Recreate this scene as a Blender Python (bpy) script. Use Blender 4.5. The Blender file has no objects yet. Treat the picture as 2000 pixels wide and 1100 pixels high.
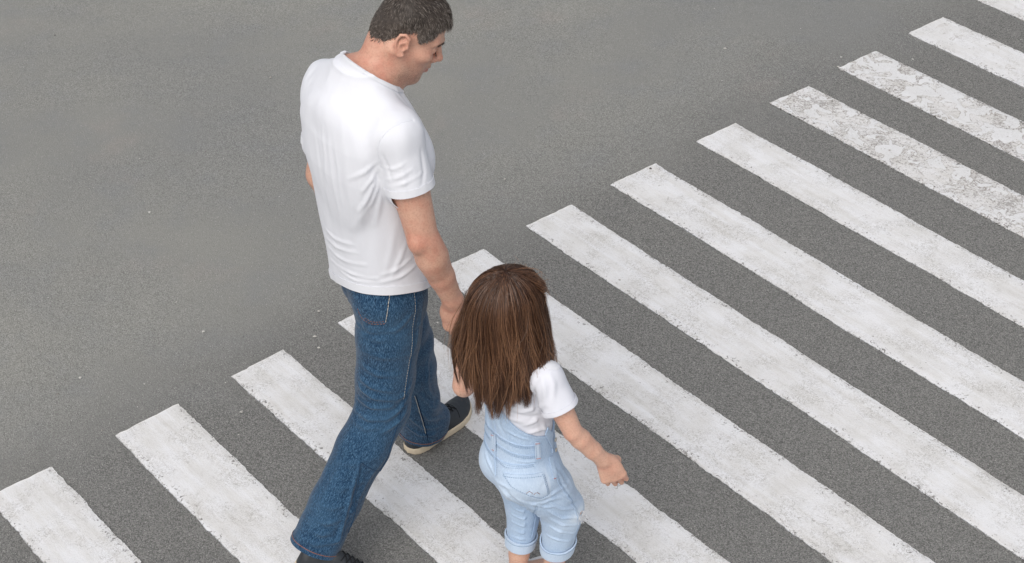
import bpy, math, random
import numpy as np
from mathutils import Vector, Matrix
from mathutils.bvhtree import BVHTree

random.seed(7)
RNG = np.random.default_rng(7)
scene = bpy.context.scene
COL = scene.collection

# ------------------------------------------------------------------ camera, sky, sun, exposure
CAM_H, FPX, PITCH, ROLL = 3.70, 3328.74, math.radians(37.3912), math.radians(-0.5834)
cam_d = bpy.data.cameras.new('camera')
cam = bpy.data.objects.new('camera', cam_d)
COL.objects.link(cam)
cam_d.sensor_fit = 'HORIZONTAL'
cam_d.sensor_width = 36.0
cam_d.lens = 36.0 * FPX / 2000.0
cam_d.clip_start, cam_d.clip_end = 0.05, 2000.0
cam.matrix_world = (Matrix.Translation((0, 0, CAM_H)) @ Matrix.Rotation(math.pi / 2 - PITCH, 4, 'X')
                    @ Matrix.Rotation(ROLL, 4, 'Z'))
scene.camera = cam

SUN_EL, SUN_AZ = math.radians(52), math.radians(200)      # soft, from behind and to the left of the camera
world = bpy.data.worlds.new('World')
scene.world = world
world.use_nodes = True
wn = world.node_tree
bg = wn.nodes['Background']
sky = wn.nodes.new('ShaderNodeTexSky')
sky.sky_type = 'NISHITA'
sky.sun_disc = False
sky.sun_elevation = SUN_EL
sky.sun_rotation = SUN_AZ
sky.air_density, sky.dust_density, sky.ozone_density = 1.0, 4.0, 1.0
hsv = wn.nodes.new('ShaderNodeHueSaturation')             # overcast: the cloud layer takes most of the blue out
hsv.inputs['Saturation'].default_value = 0.42
wn.links.new(sky.outputs[0], hsv.inputs['Color'])
wn.links.new(hsv.outputs[0], bg.inputs['Color'])
bg.inputs['Strength'].default_value = 0.15
sun_d = bpy.data.lights.new('sun', 'SUN')
sun_d.energy = 1.35
sun_d.angle = math.radians(75)
sun_d.color = (1.0, 0.94, 0.86)
sun = bpy.data.objects.new('sun', sun_d)
COL.objects.link(sun)
_sd = Vector((math.sin(SUN_AZ) * math.cos(SUN_EL), math.cos(SUN_AZ) * math.cos(SUN_EL), math.sin(SUN_EL)))
sun.rotation_euler = _sd.to_track_quat('Z', 'Y').to_euler()
sun.location = _sd * 30
scene.view_settings.view_transform = 'Standard'
scene.view_settings.look = 'None'
scene.view_settings.gamma = 1.0
scene.view_settings.exposure = 0.0
scene.view_settings.use_curve_mapping = False
scene.render.filter_size = 1.05

# ------------------------------------------------------------------ numeric helpers
f32 = np.float32


def unit(v):
    v = np.asarray(v, float)
    return v / np.linalg.norm(v)


def cam_ray(px, py):
    x, y = (px - 1000) / FPX, -(py - 550) / FPX
    c, s = math.cos(ROLL), math.sin(ROLL)
    x, y = c * x - s * y, s * x + c * y
    cp, sp = math.cos(PITCH), math.sin(PITCH)
    return np.array([x, cp + y * sp, -sp + y * cp])


def ground_pt(px, py):
    r = cam_ray(px, py)
    return np.array([0, 0, CAM_H]) + r * (-CAM_H / r[2])


class Frame:                                   # a person's own axes: x right, y forward, z up
    def __init__(s, o, heading):
        a = math.radians(heading)
        s.o = np.array(o, float)
        s.R = np.array([[math.sin(a), -math.cos(a), 0], [math.cos(a), math.sin(a), 0], [0, 0, 1.0]])
        s.rotz = a - math.pi / 2

    def loc(s, w):
        return (np.asarray(w, float) - s.o) @ s.R.T

    def ray(s, px, py):
        return s.loc((0, 0, CAM_H)), s.R @ unit(cam_ray(px, py))


def hash3(ix, iy, iz, seed):
    h = (ix.astype(np.int64) * 374761393 + iy.astype(np.int64) * 668265263 + iz.astype(np.int64) * 2147483647 + seed * 974634777) & 0xffffffff
    h = ((h ^ (h >> 13)) * 1274126177) & 0xffffffff
    h = (h ^ (h >> 16)) & 0xffffffff
    return h.astype(float) / 0xffffffff


def vnoise(P, freq, seed=0):                   # value noise, -1 .. 1
    q = np.asarray(P, float) * np.asarray(freq, float)
    i = np.floor(q)
    f = q - i
    f = f * f * (3 - 2 * f)
    i = i.astype(np.int64)
    out = 0
    for dx in (0, 1):
        for dy in (0, 1):
            for dz in (0, 1):
                w = (f[:, 0] if dx else 1 - f[:, 0]) * (f[:, 1] if dy else 1 - f[:, 1]) * (f[:, 2] if dz else 1 - f[:, 2])
                out = out + w * hash3(i[:, 0] + dx, i[:, 1] + dy, i[:, 2] + dz, seed)
    return out * 2 - 1


# ------------------------------------------------------------------ implicit bodies and surface nets
class Field:
    def __init__(s, lo, hi, h):
        s.lo, s.h = np.array(lo, float), h
        s.n = np.ceil((np.array(hi, float) - s.lo) / h).astype(int) + 1
        s.ax = [(s.lo[i] + h * np.arange(s.n[i])).astype(f32) for i in range(3)]
        s.d = np.full(s.n, 0.5, f32)

    def put(s, fn, lo, hi, k=0.0, mode='u'):
        m = k + 4 * s.h
        a = np.maximum(np.floor((np.asarray(lo) - m - s.lo) / s.h).astype(int), 0)
        b = np.minimum(np.ceil((np.asarray(hi) + m - s.lo) / s.h).astype(int) + 1, s.n)
        if np.any(b <= a):
            return
        sl = tuple(slice(a[i], b[i]) for i in range(3))
        X = s.ax[0][sl[0]][:, None, None]
        Y = s.ax[1][sl[1]][None, :, None]
        Z = s.ax[2][sl[2]][None, None, :]
        e = fn(X, Y, Z)
        d = s.d[sl]
        if mode == 'u':
            r = np.minimum(d, e)
            if k > 0:
                q = np.maximum(k - np.abs(d - e), 0) / k
                r = r - q * q * k * 0.25
        else:                                   # carve
            e = -e
            r = np.maximum(d, e)
            if k > 0:
                q = np.maximum(k - np.abs(d - e), 0) / k
                r = r + q * q * k * 0.25
        s.d[sl] = r

    def cone(s, a, b, ra, rb, k=0.0, mode='u', flat=None):
        a, b = np.asarray(a, float), np.asarray(b, float)
        ab = b - a
        L2 = float(ab @ ab) + 1e-12
        R = max(ra, rb)

        def fn(X, Y, Z):
            px, py, pz = X - f32(a[0]), Y - f32(a[1]), Z - f32(a[2])
            t = np.clip((px * f32(ab[0]) + py * f32(ab[1]) + pz * f32(ab[2])) / f32(L2), 0, 1)
            qx, qy, qz = px - t * f32(ab[0]), py - t * f32(ab[1]), pz - t * f32(ab[2])
            if flat is not None:                # squash across one direction: flat = (direction, factor)
                u, fac = flat
                w = qx * f32(u[0]) + qy * f32(u[1]) + qz * f32(u[2])
                qx, qy, qz = qx + w * f32(u[0] * (fac - 1)), qy + w * f32(u[1] * (fac - 1)), qz + w * f32(u[2] * (fac - 1))
            return np.sqrt(qx * qx + qy * qy + qz * qz) - (f32(ra) + t * f32(rb - ra))
        s.put(fn, np.minimum(a - ra, b - rb), np.maximum(a + ra, b + rb), k, mode)

    def chain(s, pts, rad, k=0.0, mode='u', flat=None):
        for i in range(len(pts) - 1):
            s.cone(pts[i], pts[i + 1], rad[i], rad[i + 1], k if i == 0 else max(k * 0.4, min(rad) * 0.3), mode, flat)

    def ell(s, c, r, k=0.0, mode='u', R=None):
        c, r = np.asarray(c, float), np.asarray(r, float)
        Rm = np.eye(3) if R is None else np.asarray(R, float)

        def fn(X, Y, Z):
            px, py, pz = X - f32(c[0]), Y - f32(c[1]), Z - f32(c[2])
            q = [px * f32(Rm[i, 0]) + py * f32(Rm[i, 1]) + pz * f32(Rm[i, 2]) for i in range(3)]
            k0 = np.sqrt(sum((q[i] / f32(r[i])) ** 2 for i in range(3)))
            k1 = np.sqrt(sum((q[i] / f32(r[i] ** 2)) ** 2 for i in range(3))) + 1e-6
            return k0 * (k0 - 1) / k1
        e = np.sqrt(((Rm.T ** 2) @ (r ** 2)))
        s.put(fn, c - e, c + e, k, mode)

    def loft(s, tab, k=0.0, p=2.3, grow=0.0, twist=None, pad=0.0):
        # tab rows: z, cx, cy, rx, ry
        t = np.asarray(tab, float)
        o = np.argsort(t[:, 0])
        t = t[o]

        def fn(X, Y, Z):
            z = np.asarray(Z, float)
            g = [np.interp(z, t[:, 0], t[:, i]).astype(f32) for i in range(1, 5)]
            rx, ry = g[2] + f32(grow), g[3] + f32(grow)
            dx, dy = X - g[0], Y - g[1]
            if twist is not None:
                a = np.interp(z, twist[0], np.radians(twist[1])).astype(f32)
                dx, dy = dx * np.cos(a) + dy * np.sin(a), -dx * np.sin(a) + dy * np.cos(a)
            q = (np.abs(dx / rx) ** f32(p) + np.abs(dy / ry) ** f32(p)) ** f32(1 / p)
            d = (q - 1) * np.minimum(rx, ry)
            zt = np.maximum(Z - f32(t[-1, 0]), f32(t[0, 0]) - Z)
            return np.maximum(d, zt)
        m = max(t[:, 3].max(), t[:, 4].max()) + grow + pad
        s.put(fn, (t[:, 1].min() - m, t[:, 2].min() - m, t[0, 0]), (t[:, 1].max() + m, t[:, 2].max() + m, t[-1, 0]), k)

    def sample(s, d, P):
        q = np.clip((P - s.lo) / s.h, 0, np.array(d.shape) - 1.001)
        i = q.astype(int)
        f = q - i
        out = 0
        for a in (0, 1):
            for b in (0, 1):
                for c in (0, 1):
                    w = (f[:, 0] if a else 1 - f[:, 0]) * (f[:, 1] if b else 1 - f[:, 1]) * (f[:, 2] if c else 1 - f[:, 2])
                    out = out + w * d[i[:, 0] + a, i[:, 1] + b, i[:, 2] + c]
        return out

    def mesh(s, smooth=1):
        d = s.d
        sg = d < 0
        c = np.zeros(np.array(d.shape) - 1, np.uint8)
        offs = [(i, j, k) for i in (0, 1) for j in (0, 1) for k in (0, 1)]
        n = c.shape
        for i, j, k in offs:
            c += sg[i:i + n[0], j:j + n[1], k:k + n[2]]
        act = (c > 0) & (c < 8)
        cell = np.argwhere(act)
        ids = np.full(n, -1, np.int32)
        ids[act] = np.arange(len(cell))
        val = {o: d[cell[:, 0] + o[0], cell[:, 1] + o[1], cell[:, 2] + o[2]].astype(float) for o in offs}
        acc, cnt = np.zeros((len(cell), 3)), np.zeros(len(cell))
        for o in offs:
            for ax in range(3):
                if o[ax] == 0:
                    q = list(o)
                    q[ax] = 1
                    a, b = val[o], val[tuple(q)]
                    m = (a < 0) != (b < 0)
                    t = np.where(m, a / np.where(a == b, 1, a - b), 0)
                    pos = np.tile(np.array(o, float), (len(cell), 1))
                    pos[:, ax] += t
                    acc += pos * m[:, None]
                    cnt += m
        V = s.lo + (cell + acc / cnt[:, None]) * s.h
        Q = []
        for ax in range(3):
            b, g = (ax + 1) % 3, (ax + 2) % 3
            lo = [slice(1, -1)] * 3
            hi = [slice(1, -1)] * 3
            lo[ax], hi[ax] = slice(0, -1), slice(1, None)
            A = sg[tuple(lo)]
            E = np.argwhere(A != sg[tuple(hi)])
            if not len(E):
                continue
            flip = A[E[:, 0], E[:, 1], E[:, 2]]
            base = E + 1
            base[:, ax] -= 1
            quad = []
            for db, dg in ((-1, -1), (0, -1), (0, 0), (-1, 0)):
                q = base.copy()
                q[:, b] += db
                q[:, g] += dg
                quad.append(ids[q[:, 0], q[:, 1], q[:, 2]])
            quad = np.stack(quad, 1)
            quad[~flip] = quad[~flip][:, ::-1]
            Q.append(quad)
        Q = np.concatenate(Q)
        T = np.concatenate([Q[:, [0, 1, 2]], Q[:, [0, 2, 3]]])
        for _ in range(smooth):
            V = relax(V, T, 0.5)
        return V, T


def relax(V, T, w):
    n = len(V)
    a = np.concatenate([T[:, 0], T[:, 1], T[:, 2], T[:, 1], T[:, 2], T[:, 0]])
    b = np.concatenate([T[:, 1], T[:, 2], T[:, 0], T[:, 0], T[:, 1], T[:, 2]])
    cnt = np.maximum(np.bincount(a, minlength=n), 1)
    M = np.stack([np.bincount(a, V[b, i], n) for i in range(3)], 1) / cnt[:, None]
    return V + (M - V) * w


def normals(V, T):
    fn = np.cross(V[T[:, 1]] - V[T[:, 0]], V[T[:, 2]] - V[T[:, 0]])
    n = np.zeros_like(V)
    for i in range(3):
        for j in range(3):
            n[:, j] += np.bincount(T[:, i], fn[:, j], len(V))
    return n / (np.linalg.norm(n, axis=1)[:, None] + 1e-12)


def clip(V, T, g, A=None):
    """keep the part of the surface where the field g is below zero; cut triangles exactly on g = 0"""
    A = A or {}
    ins = g < 0
    c = ins[T].sum(1)
    keep = T[c == 3]
    newV, newT = [], []
    pairs = []
    for want in (1, 2):
        S = T[c == want]
        if not len(S):
            continue
        odd = ins[S] if want == 1 else ~ins[S]
        r = odd.argmax(1)
        i = np.arange(len(S))
        a, b, d = S[i, r], S[i, (r + 1) % 3], S[i, (r + 2) % 3]
        pairs.append((want, a, b, d))
    allp = [np.stack([np.minimum(x, y), np.maximum(x, y)], 1) for _, a, b, d in pairs for x, y in ((a, b), (a, d))]
    if allp:
        P, inv = np.unique(np.concatenate(allp), axis=0, return_inverse=True)
        inv = np.asarray(inv).reshape(-1)
        t = g[P[:, 0]] / (g[P[:, 0]] - g[P[:, 1]])
        mix = lambda X: X[P[:, 0]] + (X[P[:, 1]] - X[P[:, 0]]) * (t if X.ndim == 1 else t[:, None])
        n0 = len(V)
        V = np.concatenate([V, mix(V)])
        A = {k: np.concatenate([x, mix(x)]) for k, x in A.items()}
        o = 0
        tri = [keep]
        for want, a, b, d in pairs:
            m = len(a)
            ab = inv[o:o + m] + n0
            ad = inv[o + m:o + 2 * m] + n0
            o += 2 * m
            if want == 1:
                tri.append(np.stack([a, ab, ad], 1))
            else:
                tri.append(np.stack([ab, b, d], 1))
                tri.append(np.stack([ab, d, ad], 1))
        keep = np.concatenate(tri)
    used = np.unique(keep)
    mp = np.full(len(V), -1)
    mp[used] = np.arange(len(used))
    return V[used], mp[keep], {k: x[used] for k, x in A.items()}


def seg_dist(P, pts):
    """distance to a polyline and the fraction of the way along it"""
    best = np.full(len(P), 1e9)
    par = np.zeros(len(P))
    pts = np.asarray(pts, float)
    L = np.linalg.norm(np.diff(pts, axis=0), axis=1)
    tot, run = L.sum(), 0
    for i in range(len(pts) - 1):
        ab = pts[i + 1] - pts[i]
        t = np.clip(((P - pts[i]) @ ab) / (ab @ ab + 1e-12), 0, 1)
        d = np.linalg.norm(P - pts[i] - t[:, None] * ab, axis=1)
        m = d < best
        best[m] = d[m]
        par[m] = ((run + t * L[i]) / tot)[m]
        run += L[i]
    return best, par


def fold(V, pts, amp, w):
    d, t = seg_dist(V, pts)
    e = (d / w) ** 2
    return amp * (1 - 0.9 * e) * np.exp(-e) * np.sin(np.pi * np.clip(t * 0.94 + 0.03, 0, 1)) ** 0.6


def poly_sd(u, v, poly):
    """signed distance (negative inside) to a 2-D polygon"""
    poly = np.asarray(poly, float)
    d = np.full(len(u), 1e9)
    ins = np.zeros(len(u), bool)
    for i in range(len(poly)):
        a, b = poly[i], poly[(i + 1) % len(poly)]
        e = b - a
        t = np.clip(((u - a[0]) * e[0] + (v - a[1]) * e[1]) / (e @ e), 0, 1)
        d = np.minimum(d, np.hypot(u - a[0] - t * e[0], v - a[1] - t * e[1]))
        cross = ((a[1] > v) != (b[1] > v)) & (u < (b[0] - a[0]) * (v - a[1]) / (b[1] - a[1] + 1e-12) + a[0])
        ins ^= cross
    return np.where(ins, -d, d)


# ------------------------------------------------------------------ Blender objects
def make(name, V, F, mat, parent=None, loc=None, rotz=0.0, attrs=None, thick=0.0, off=-1.0, smooth=True, **props):
    me = bpy.data.meshes.new(name)
    V = np.asarray(V, f32)
    F = np.asarray(F, np.int32)
    k = F.shape[1]
    me.vertices.add(len(V))
    me.vertices.foreach_set('co', V.ravel())
    me.loops.add(F.size)
    me.loops.foreach_set('vertex_index', F.ravel())
    me.polygons.add(len(F))
    me.polygons.foreach_set('loop_start', np.arange(0, F.size, k, dtype=np.int32))
    me.polygons.foreach_set('loop_total', np.full(len(F), k, np.int32))
    me.update(calc_edges=True)
    me.polygons.foreach_set('use_smooth', np.full(len(F), smooth, bool))
    for an, x in (attrs or {}).items():
        x = np.asarray(x, f32)
        at = me.attributes.new(an, 'FLOAT' if x.ndim == 1 else 'FLOAT_VECTOR', 'POINT')
        at.data.foreach_set('value' if x.ndim == 1 else 'vector', x.ravel())
    if mat is not None:
        me.materials.append(mat)
    me.validate()
    o = bpy.data.objects.new(name, me)
    COL.objects.link(o)
    if parent is not None:
        o.parent = parent
    if loc is not None:
        o.location = tuple(loc)
        o.rotation_euler = (0, 0, rotz)
    if thick:
        m = o.modifiers.new('thickness', 'SOLIDIFY')
        m.thickness, m.offset, m.use_even_offset = thick, off, False
        m2 = o.modifiers.new('crisp_rim', 'EDGE_SPLIT')
        m2.split_angle = math.radians(55)
    for a, b in props.items():
        o[a] = b
    return o


def tubes(paths, rad, sides=3, taper=None):
    """paths (n, m, 3) -> thin tubes; rad scalar or (n,) ; taper (m,)"""
    P = np.asarray(paths, float)
    n, m, _ = P.shape
    tan = np.gradient(P, axis=1)
    tan /= np.linalg.norm(tan, axis=2)[..., None] + 1e-12
    ref = RNG.normal(size=(n, 1, 3))
    a = np.cross(tan, ref)
    a /= np.linalg.norm(a, axis=2)[..., None] + 1e-9
    b = np.cross(tan, a)
    r = np.broadcast_to(np.asarray(rad, float).reshape(-1, 1), (n, m)) * (1 if taper is None else np.asarray(taper)[None, :])
    ang = 2 * np.pi * np.arange(sides) / sides
    V = P[:, :, None, :] + r[:, :, None, None] * (np.cos(ang)[None, None, :, None] * a[:, :, None, :] + np.sin(ang)[None, None, :, None] * b[:, :, None, :])
    idx = np.arange(n * m * sides).reshape(n, m, sides)
    i0, i1 = idx[:, :-1, :], idx[:, 1:, :]
    F = np.stack([i0, np.roll(i0, -1, 2), np.roll(i1, -1, 2), i1], -1).reshape(-1, 4)
    return V.reshape(-1, 3), F


def ribbons(paths, out, width, tilt, taper):
    """flat hairs lying on a head: paths (n, m, 3), out = outward direction (n, m, 3)"""
    P = np.asarray(paths, float)
    n, m, _ = P.shape
    tan = np.gradient(P, axis=1)
    tan /= np.linalg.norm(tan, axis=2)[..., None] + 1e-12
    w = np.cross(tan, out)
    w /= np.linalg.norm(w, axis=2)[..., None] + 1e-9
    up = np.cross(w, tan)
    a = RNG.normal(0, tilt, n)[:, None, None]
    w = w * np.cos(a) + up * np.sin(a)
    r = (np.broadcast_to(np.asarray(width, float).reshape(-1, 1), (n, m)) * np.asarray(taper)[None, :] * 0.5)[..., None]
    V = np.stack([P - w * r, P + w * r], 2)
    i = np.arange(n * m * 2).reshape(n, m, 2)
    F = np.stack([i[:, :-1, 0], i[:, :-1, 1], i[:, 1:, 1], i[:, 1:, 0]], -1).reshape(-1, 4)
    return V.reshape(-1, 3), F


def resample(pts, step):
    pts = np.asarray(pts, float)
    L = np.concatenate([[0], np.cumsum(np.linalg.norm(np.diff(pts, axis=0), axis=1))])
    n = max(int(L[-1] / step), 2)
    q = np.linspace(0, L[-1], n)
    return np.stack([np.interp(q, L, pts[:, i]) for i in range(3)], 1)


def bvh_of(V, T):
    return BVHTree.FromPolygons([tuple(v) for v in V.tolist()], T.tolist())


def hit(bvh, fr, px, py):
    """the point of a surface that lies on the line of sight through one pixel of the photograph"""
    o, d = fr.ray(px, py)
    r = bvh.ray_cast(Vector(o), Vector(d))
    if r[0] is None:
        r = bvh.find_nearest(Vector(o + d * 4.4))
    return np.array(r[0]), np.array(r[1])


def on(bvh, fr, pix, step=0.006, lift=0.0006):
    """a line of pixels laid on a surface"""
    pts = [hit(bvh, fr, *p)[0] for p in pix]
    out = []
    for p in resample(pts, step):
        q, n, _, _ = bvh.find_nearest(Vector(p))
        out.append(np.array(q) + np.array(n) * lift)
    return np.array(out)


def stitch(name, lines, mat, parent, rad=0.0008, dash=0.0055, gap=0.003, kind='stuff'):
    """rows of thread along lines: short separate stitches"""
    Vs, Fs, o = [], [], 0
    for L in lines:
        D = np.concatenate([[0], np.cumsum(np.linalg.norm(np.diff(L, axis=0), axis=1))])
        s = np.arange(0, D[-1] - dash, dash + gap)
        if not len(s):
            continue
        q = s[:, None] + np.linspace(0, dash, 3)[None, :]
        P = np.stack([np.interp(q, D, L[:, i]) for i in range(3)], 2)
        V, F = tubes(P, rad, 4)
        Vs.append(V)
        Fs.append(F + o)
        o += len(V)
    return make(name, np.concatenate(Vs), np.concatenate(Fs), mat, parent, kind=kind)


def cord(name, lines, mat, parent, rad, sides=5, **kw):
    Vs, Fs, o = [], [], 0
    for L in lines:
        V, F = tubes(np.asarray(L)[None], rad, sides)
        Vs.append(V)
        Fs.append(F + o)
        o += len(V)
    return make(name, np.concatenate(Vs), np.concatenate(Fs), mat, parent, **kw)


def band(name, V, T, g1, g2, mat, parent, lift, thick, A=None, off=0.0):
    """the strip of a surface where g1 < 0 and g2 < 0, lifted off it"""
    N = normals(V, T)
    att = dict(A or {})
    att['_g2'] = g2
    att['_n'] = N
    v, t, att = clip(V, T, g1, att)
    v, t, att = clip(v, t, att.pop('_g2') if False else att['_g2'], att)
    n = att.pop('_n')
    att.pop('_g2')
    return make(name, v + n * lift, t, mat, parent, attrs=att, thick=thick, off=off)


# ------------------------------------------------------------------ materials
class Mat:
    def __init__(s, name):
        s.m = bpy.data.materials.new(name)
        s.m.use_nodes = True
        s.t = s.m.node_tree
        s.b = s.t.nodes['Principled BSDF']

    def n(s, kind, **kw):
        nd = s.t.nodes.new('ShaderNode' + kind)
        for k, v in kw.items():
            if k.startswith('i_'):
                nd.inputs[k[2:].replace('_', ' ')].default_value = v
            else:
                setattr(nd, k, v)
        return nd

    def l(s, a, b):
        s.t.links.new(a, b)

    def coord(s, attr=None):
        if attr:
            return s.n('Attribute', attribute_name=attr).outputs['Vector']
        return s.n('TexCoord').outputs['Object']

    def noise(s, co, scale, detail=3, rough=0.55, stretch=None, dist=0.0):
        if stretch:
            mp = s.n('Mapping')
            mp.inputs['Scale'].default_value = stretch
            s.l(co, mp.inputs['Vector'])
            co = mp.outputs[0]
        nd = s.n('TexNoise')
        nd.inputs['Scale'].default_value = scale
        nd.inputs['Detail'].default_value = detail
        nd.inputs['Roughness'].default_value = rough
        nd.inputs['Distortion'].default_value = dist
        s.l(co, nd.inputs['Vector'])
        return nd.outputs['Fac']

    def ramp(s, fac, stops):
        r = s.n('ValToRGB')
        e = r.color_ramp.elements
        while len(e) < len(stops):
            e.new(0.5)
        for el, (p, c) in zip(e, stops):
            el.position = p
            el.color = (*c, 1) if len(c) == 3 else c
        s.l(fac, r.inputs[0])
        return r.outputs['Color']

    def rampf(s, fac, a, b):
        r = s.n('MapRange')
        r.interpolation_type = 'SMOOTHSTEP'
        r.inputs[1].default_value, r.inputs[2].default_value = a, b
        s.l(fac, r.inputs[0])
        return r.outputs[0]

    def mix(s, fac, a, b, mode='MIX'):
        x = s.n('Mix', data_type='RGBA', blend_type=mode)
        for sock, v in ((x.inputs[0], fac), (x.inputs[6], a), (x.inputs[7], b)):
            if hasattr(v, 'node'):
                s.l(v, sock)
            else:
                sock.default_value = v if not isinstance(v, tuple) else (*v, 1)
        return x.outputs[2]

    def math(s, op, a, b=0.0):
        x = s.n('Math', operation=op)
        for i, v in enumerate((a, b)):
            if hasattr(v, 'node'):
                s.l(v, x.inputs[i])
            else:
                x.inputs[i].default_value = v
        return x.outputs[0]

    def bump(s, h, strength, dist):
        b = s.n('Bump')
        b.inputs['Strength'].default_value = strength
        b.inputs['Distance'].default_value = dist
        s.l(h, b.inputs['Height'])
        s.l(b.outputs[0], s.b.inputs['Normal'])
        return b

    def col(s, c):
        if hasattr(c, 'node'):
            s.l(c, s.b.inputs['Base Color'])
        else:
            s.b.inputs['Base Color'].default_value = (*c, 1)

    def rough(s, r, spec=None):
        if hasattr(r, 'node'):
            s.l(r, s.b.inputs['Roughness'])
        else:
            s.b.inputs['Roughness'].default_value = r
        if spec is not None:
            s.b.inputs['Specular IOR Level'].default_value = spec


def asphalt_color(M, co):
    """weathered grey asphalt: fine aggregate, dust drifts, faint brown and blue tints"""
    big = M.noise(co, 0.55, 4, 0.55)
    mid = M.noise(co, 5.0, 4, 0.6)
    base = M.ramp(big, [(0.30, (0.205, 0.208, 0.203)), (0.52, (0.240, 0.240, 0.224)), (0.72, (0.278, 0.275, 0.250))])
    base = M.mix(M.math('MULTIPLY', M.rampf(mid, 0.45, 0.75), 0.35), base, (0.212, 0.219, 0.226))
    brown = M.noise(co, 2.3, 3, 0.6)
    base = M.mix(M.math('MULTIPLY', M.rampf(brown, 0.58, 0.74), 0.35), base, (0.290, 0.265, 0.243))
    # the crossing itself is toned darker than the open road
    dot = M.n('VectorMath', operation='DOT_PRODUCT')
    dot.inputs[1].default_value = (0.6449, -0.7643, 0)
    M.l(co, dot.inputs[0])
    dot2 = M.n('VectorMath', operation='DOT_PRODUCT')
    dot2.inputs[1].default_value = (0.7643, 0.6449, 0)
    M.l(co, dot2.inputs[0])
    wob_ = M.math('ADD', dot.outputs['Value'], M.math('MULTIPLY', M.noise(co, 2.2, 3, 0.6), 0.7))
    cross = M.math('MULTIPLY', M.rampf(wob_, -4.0, -3.3), M.math('MULTIPLY', M.rampf(wob_, 2.6, 1.8), M.math('MULTIPLY', M.rampf(dot2.outputs['Value'], 0.1, 0.8), M.rampf(dot2.outputs['Value'], 7.6, 6.9))))
    base = M.mix(M.math('MULTIPLY', cross, 0.85), base, (0.166, 0.165, 0.158))
    # aggregate grains
    v = M.n('TexVoronoi', feature='F1')
    v.inputs['Scale'].default_value = 310
    M.l(co, v.inputs['Vector'])
    sep = M.n('SeparateColor')
    M.l(v.outputs['Color'], sep.inputs[0])
    g = M.math('ADD', M.math('MULTIPLY', sep.outputs[0], 0.55), 0.72)
    fine = M.noise(co, 260, 3, 0.75)
    g = M.math('MULTIPLY', g, M.math('ADD', M.math('MULTIPLY', fine, 0.8), 0.60))
    hi = M.math('MULTIPLY', M.math('ADD', M.math('MULTIPLY', sep.outputs[0], 0.85), 0.57), M.math('ADD', M.math('MULTIPLY', fine, 1.3), 0.35))
    g = M.math('ADD', M.math('MULTIPLY', g, M.math('SUBTRACT', 1.0, cross)), M.math('MULTIPLY', hi, cross))
    gg = M.n('CombineColor')
    for i in range(3):
        M.l(g, gg.inputs[i])
    rel = M.noise(co, 1.4, 2, 0.5)              # polished areas show less grain
    amt = M.math('MAXIMUM', M.math('ADD', M.math('MULTIPLY', M.rampf(rel, 0.35, 0.62), 0.75), 0.30), M.math('MULTIPLY', cross, 0.95))
    col = M.mix(amt, base, gg.outputs[0], 'MULTIPLY')
    sp = M.math('GREATER_THAN', sep.outputs[1], 0.974)
    spn = M.math('MULTIPLY', sp, M.math('LESS_THAN', v.outputs['Distance'], 0.42))
    col = M.mix(M.math('MULTIPLY', spn, 0.75), col, (0.50, 0.49, 0.46))
    dk = M.math('MULTIPLY', M.math('GREATER_THAN', sep.outputs[2], 0.986), M.math('LESS_THAN', v.outputs['Distance'], 0.5))
    col = M.mix(M.math('MULTIPLY', dk, 0.7), col, (0.035, 0.034, 0.033))
    h = M.math('ADD', M.math('MULTIPLY', v.outputs['Distance'], -0.8), fine)
    return col, h


def m_asphalt():
    M = Mat('asphalt')
    co = M.coord()
    c, h = asphalt_color(M, co)
    M.col(c)
    M.rough(0.9, 0.25)
    M.bump(h, 0.6, 0.003)
    return M.m


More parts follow.
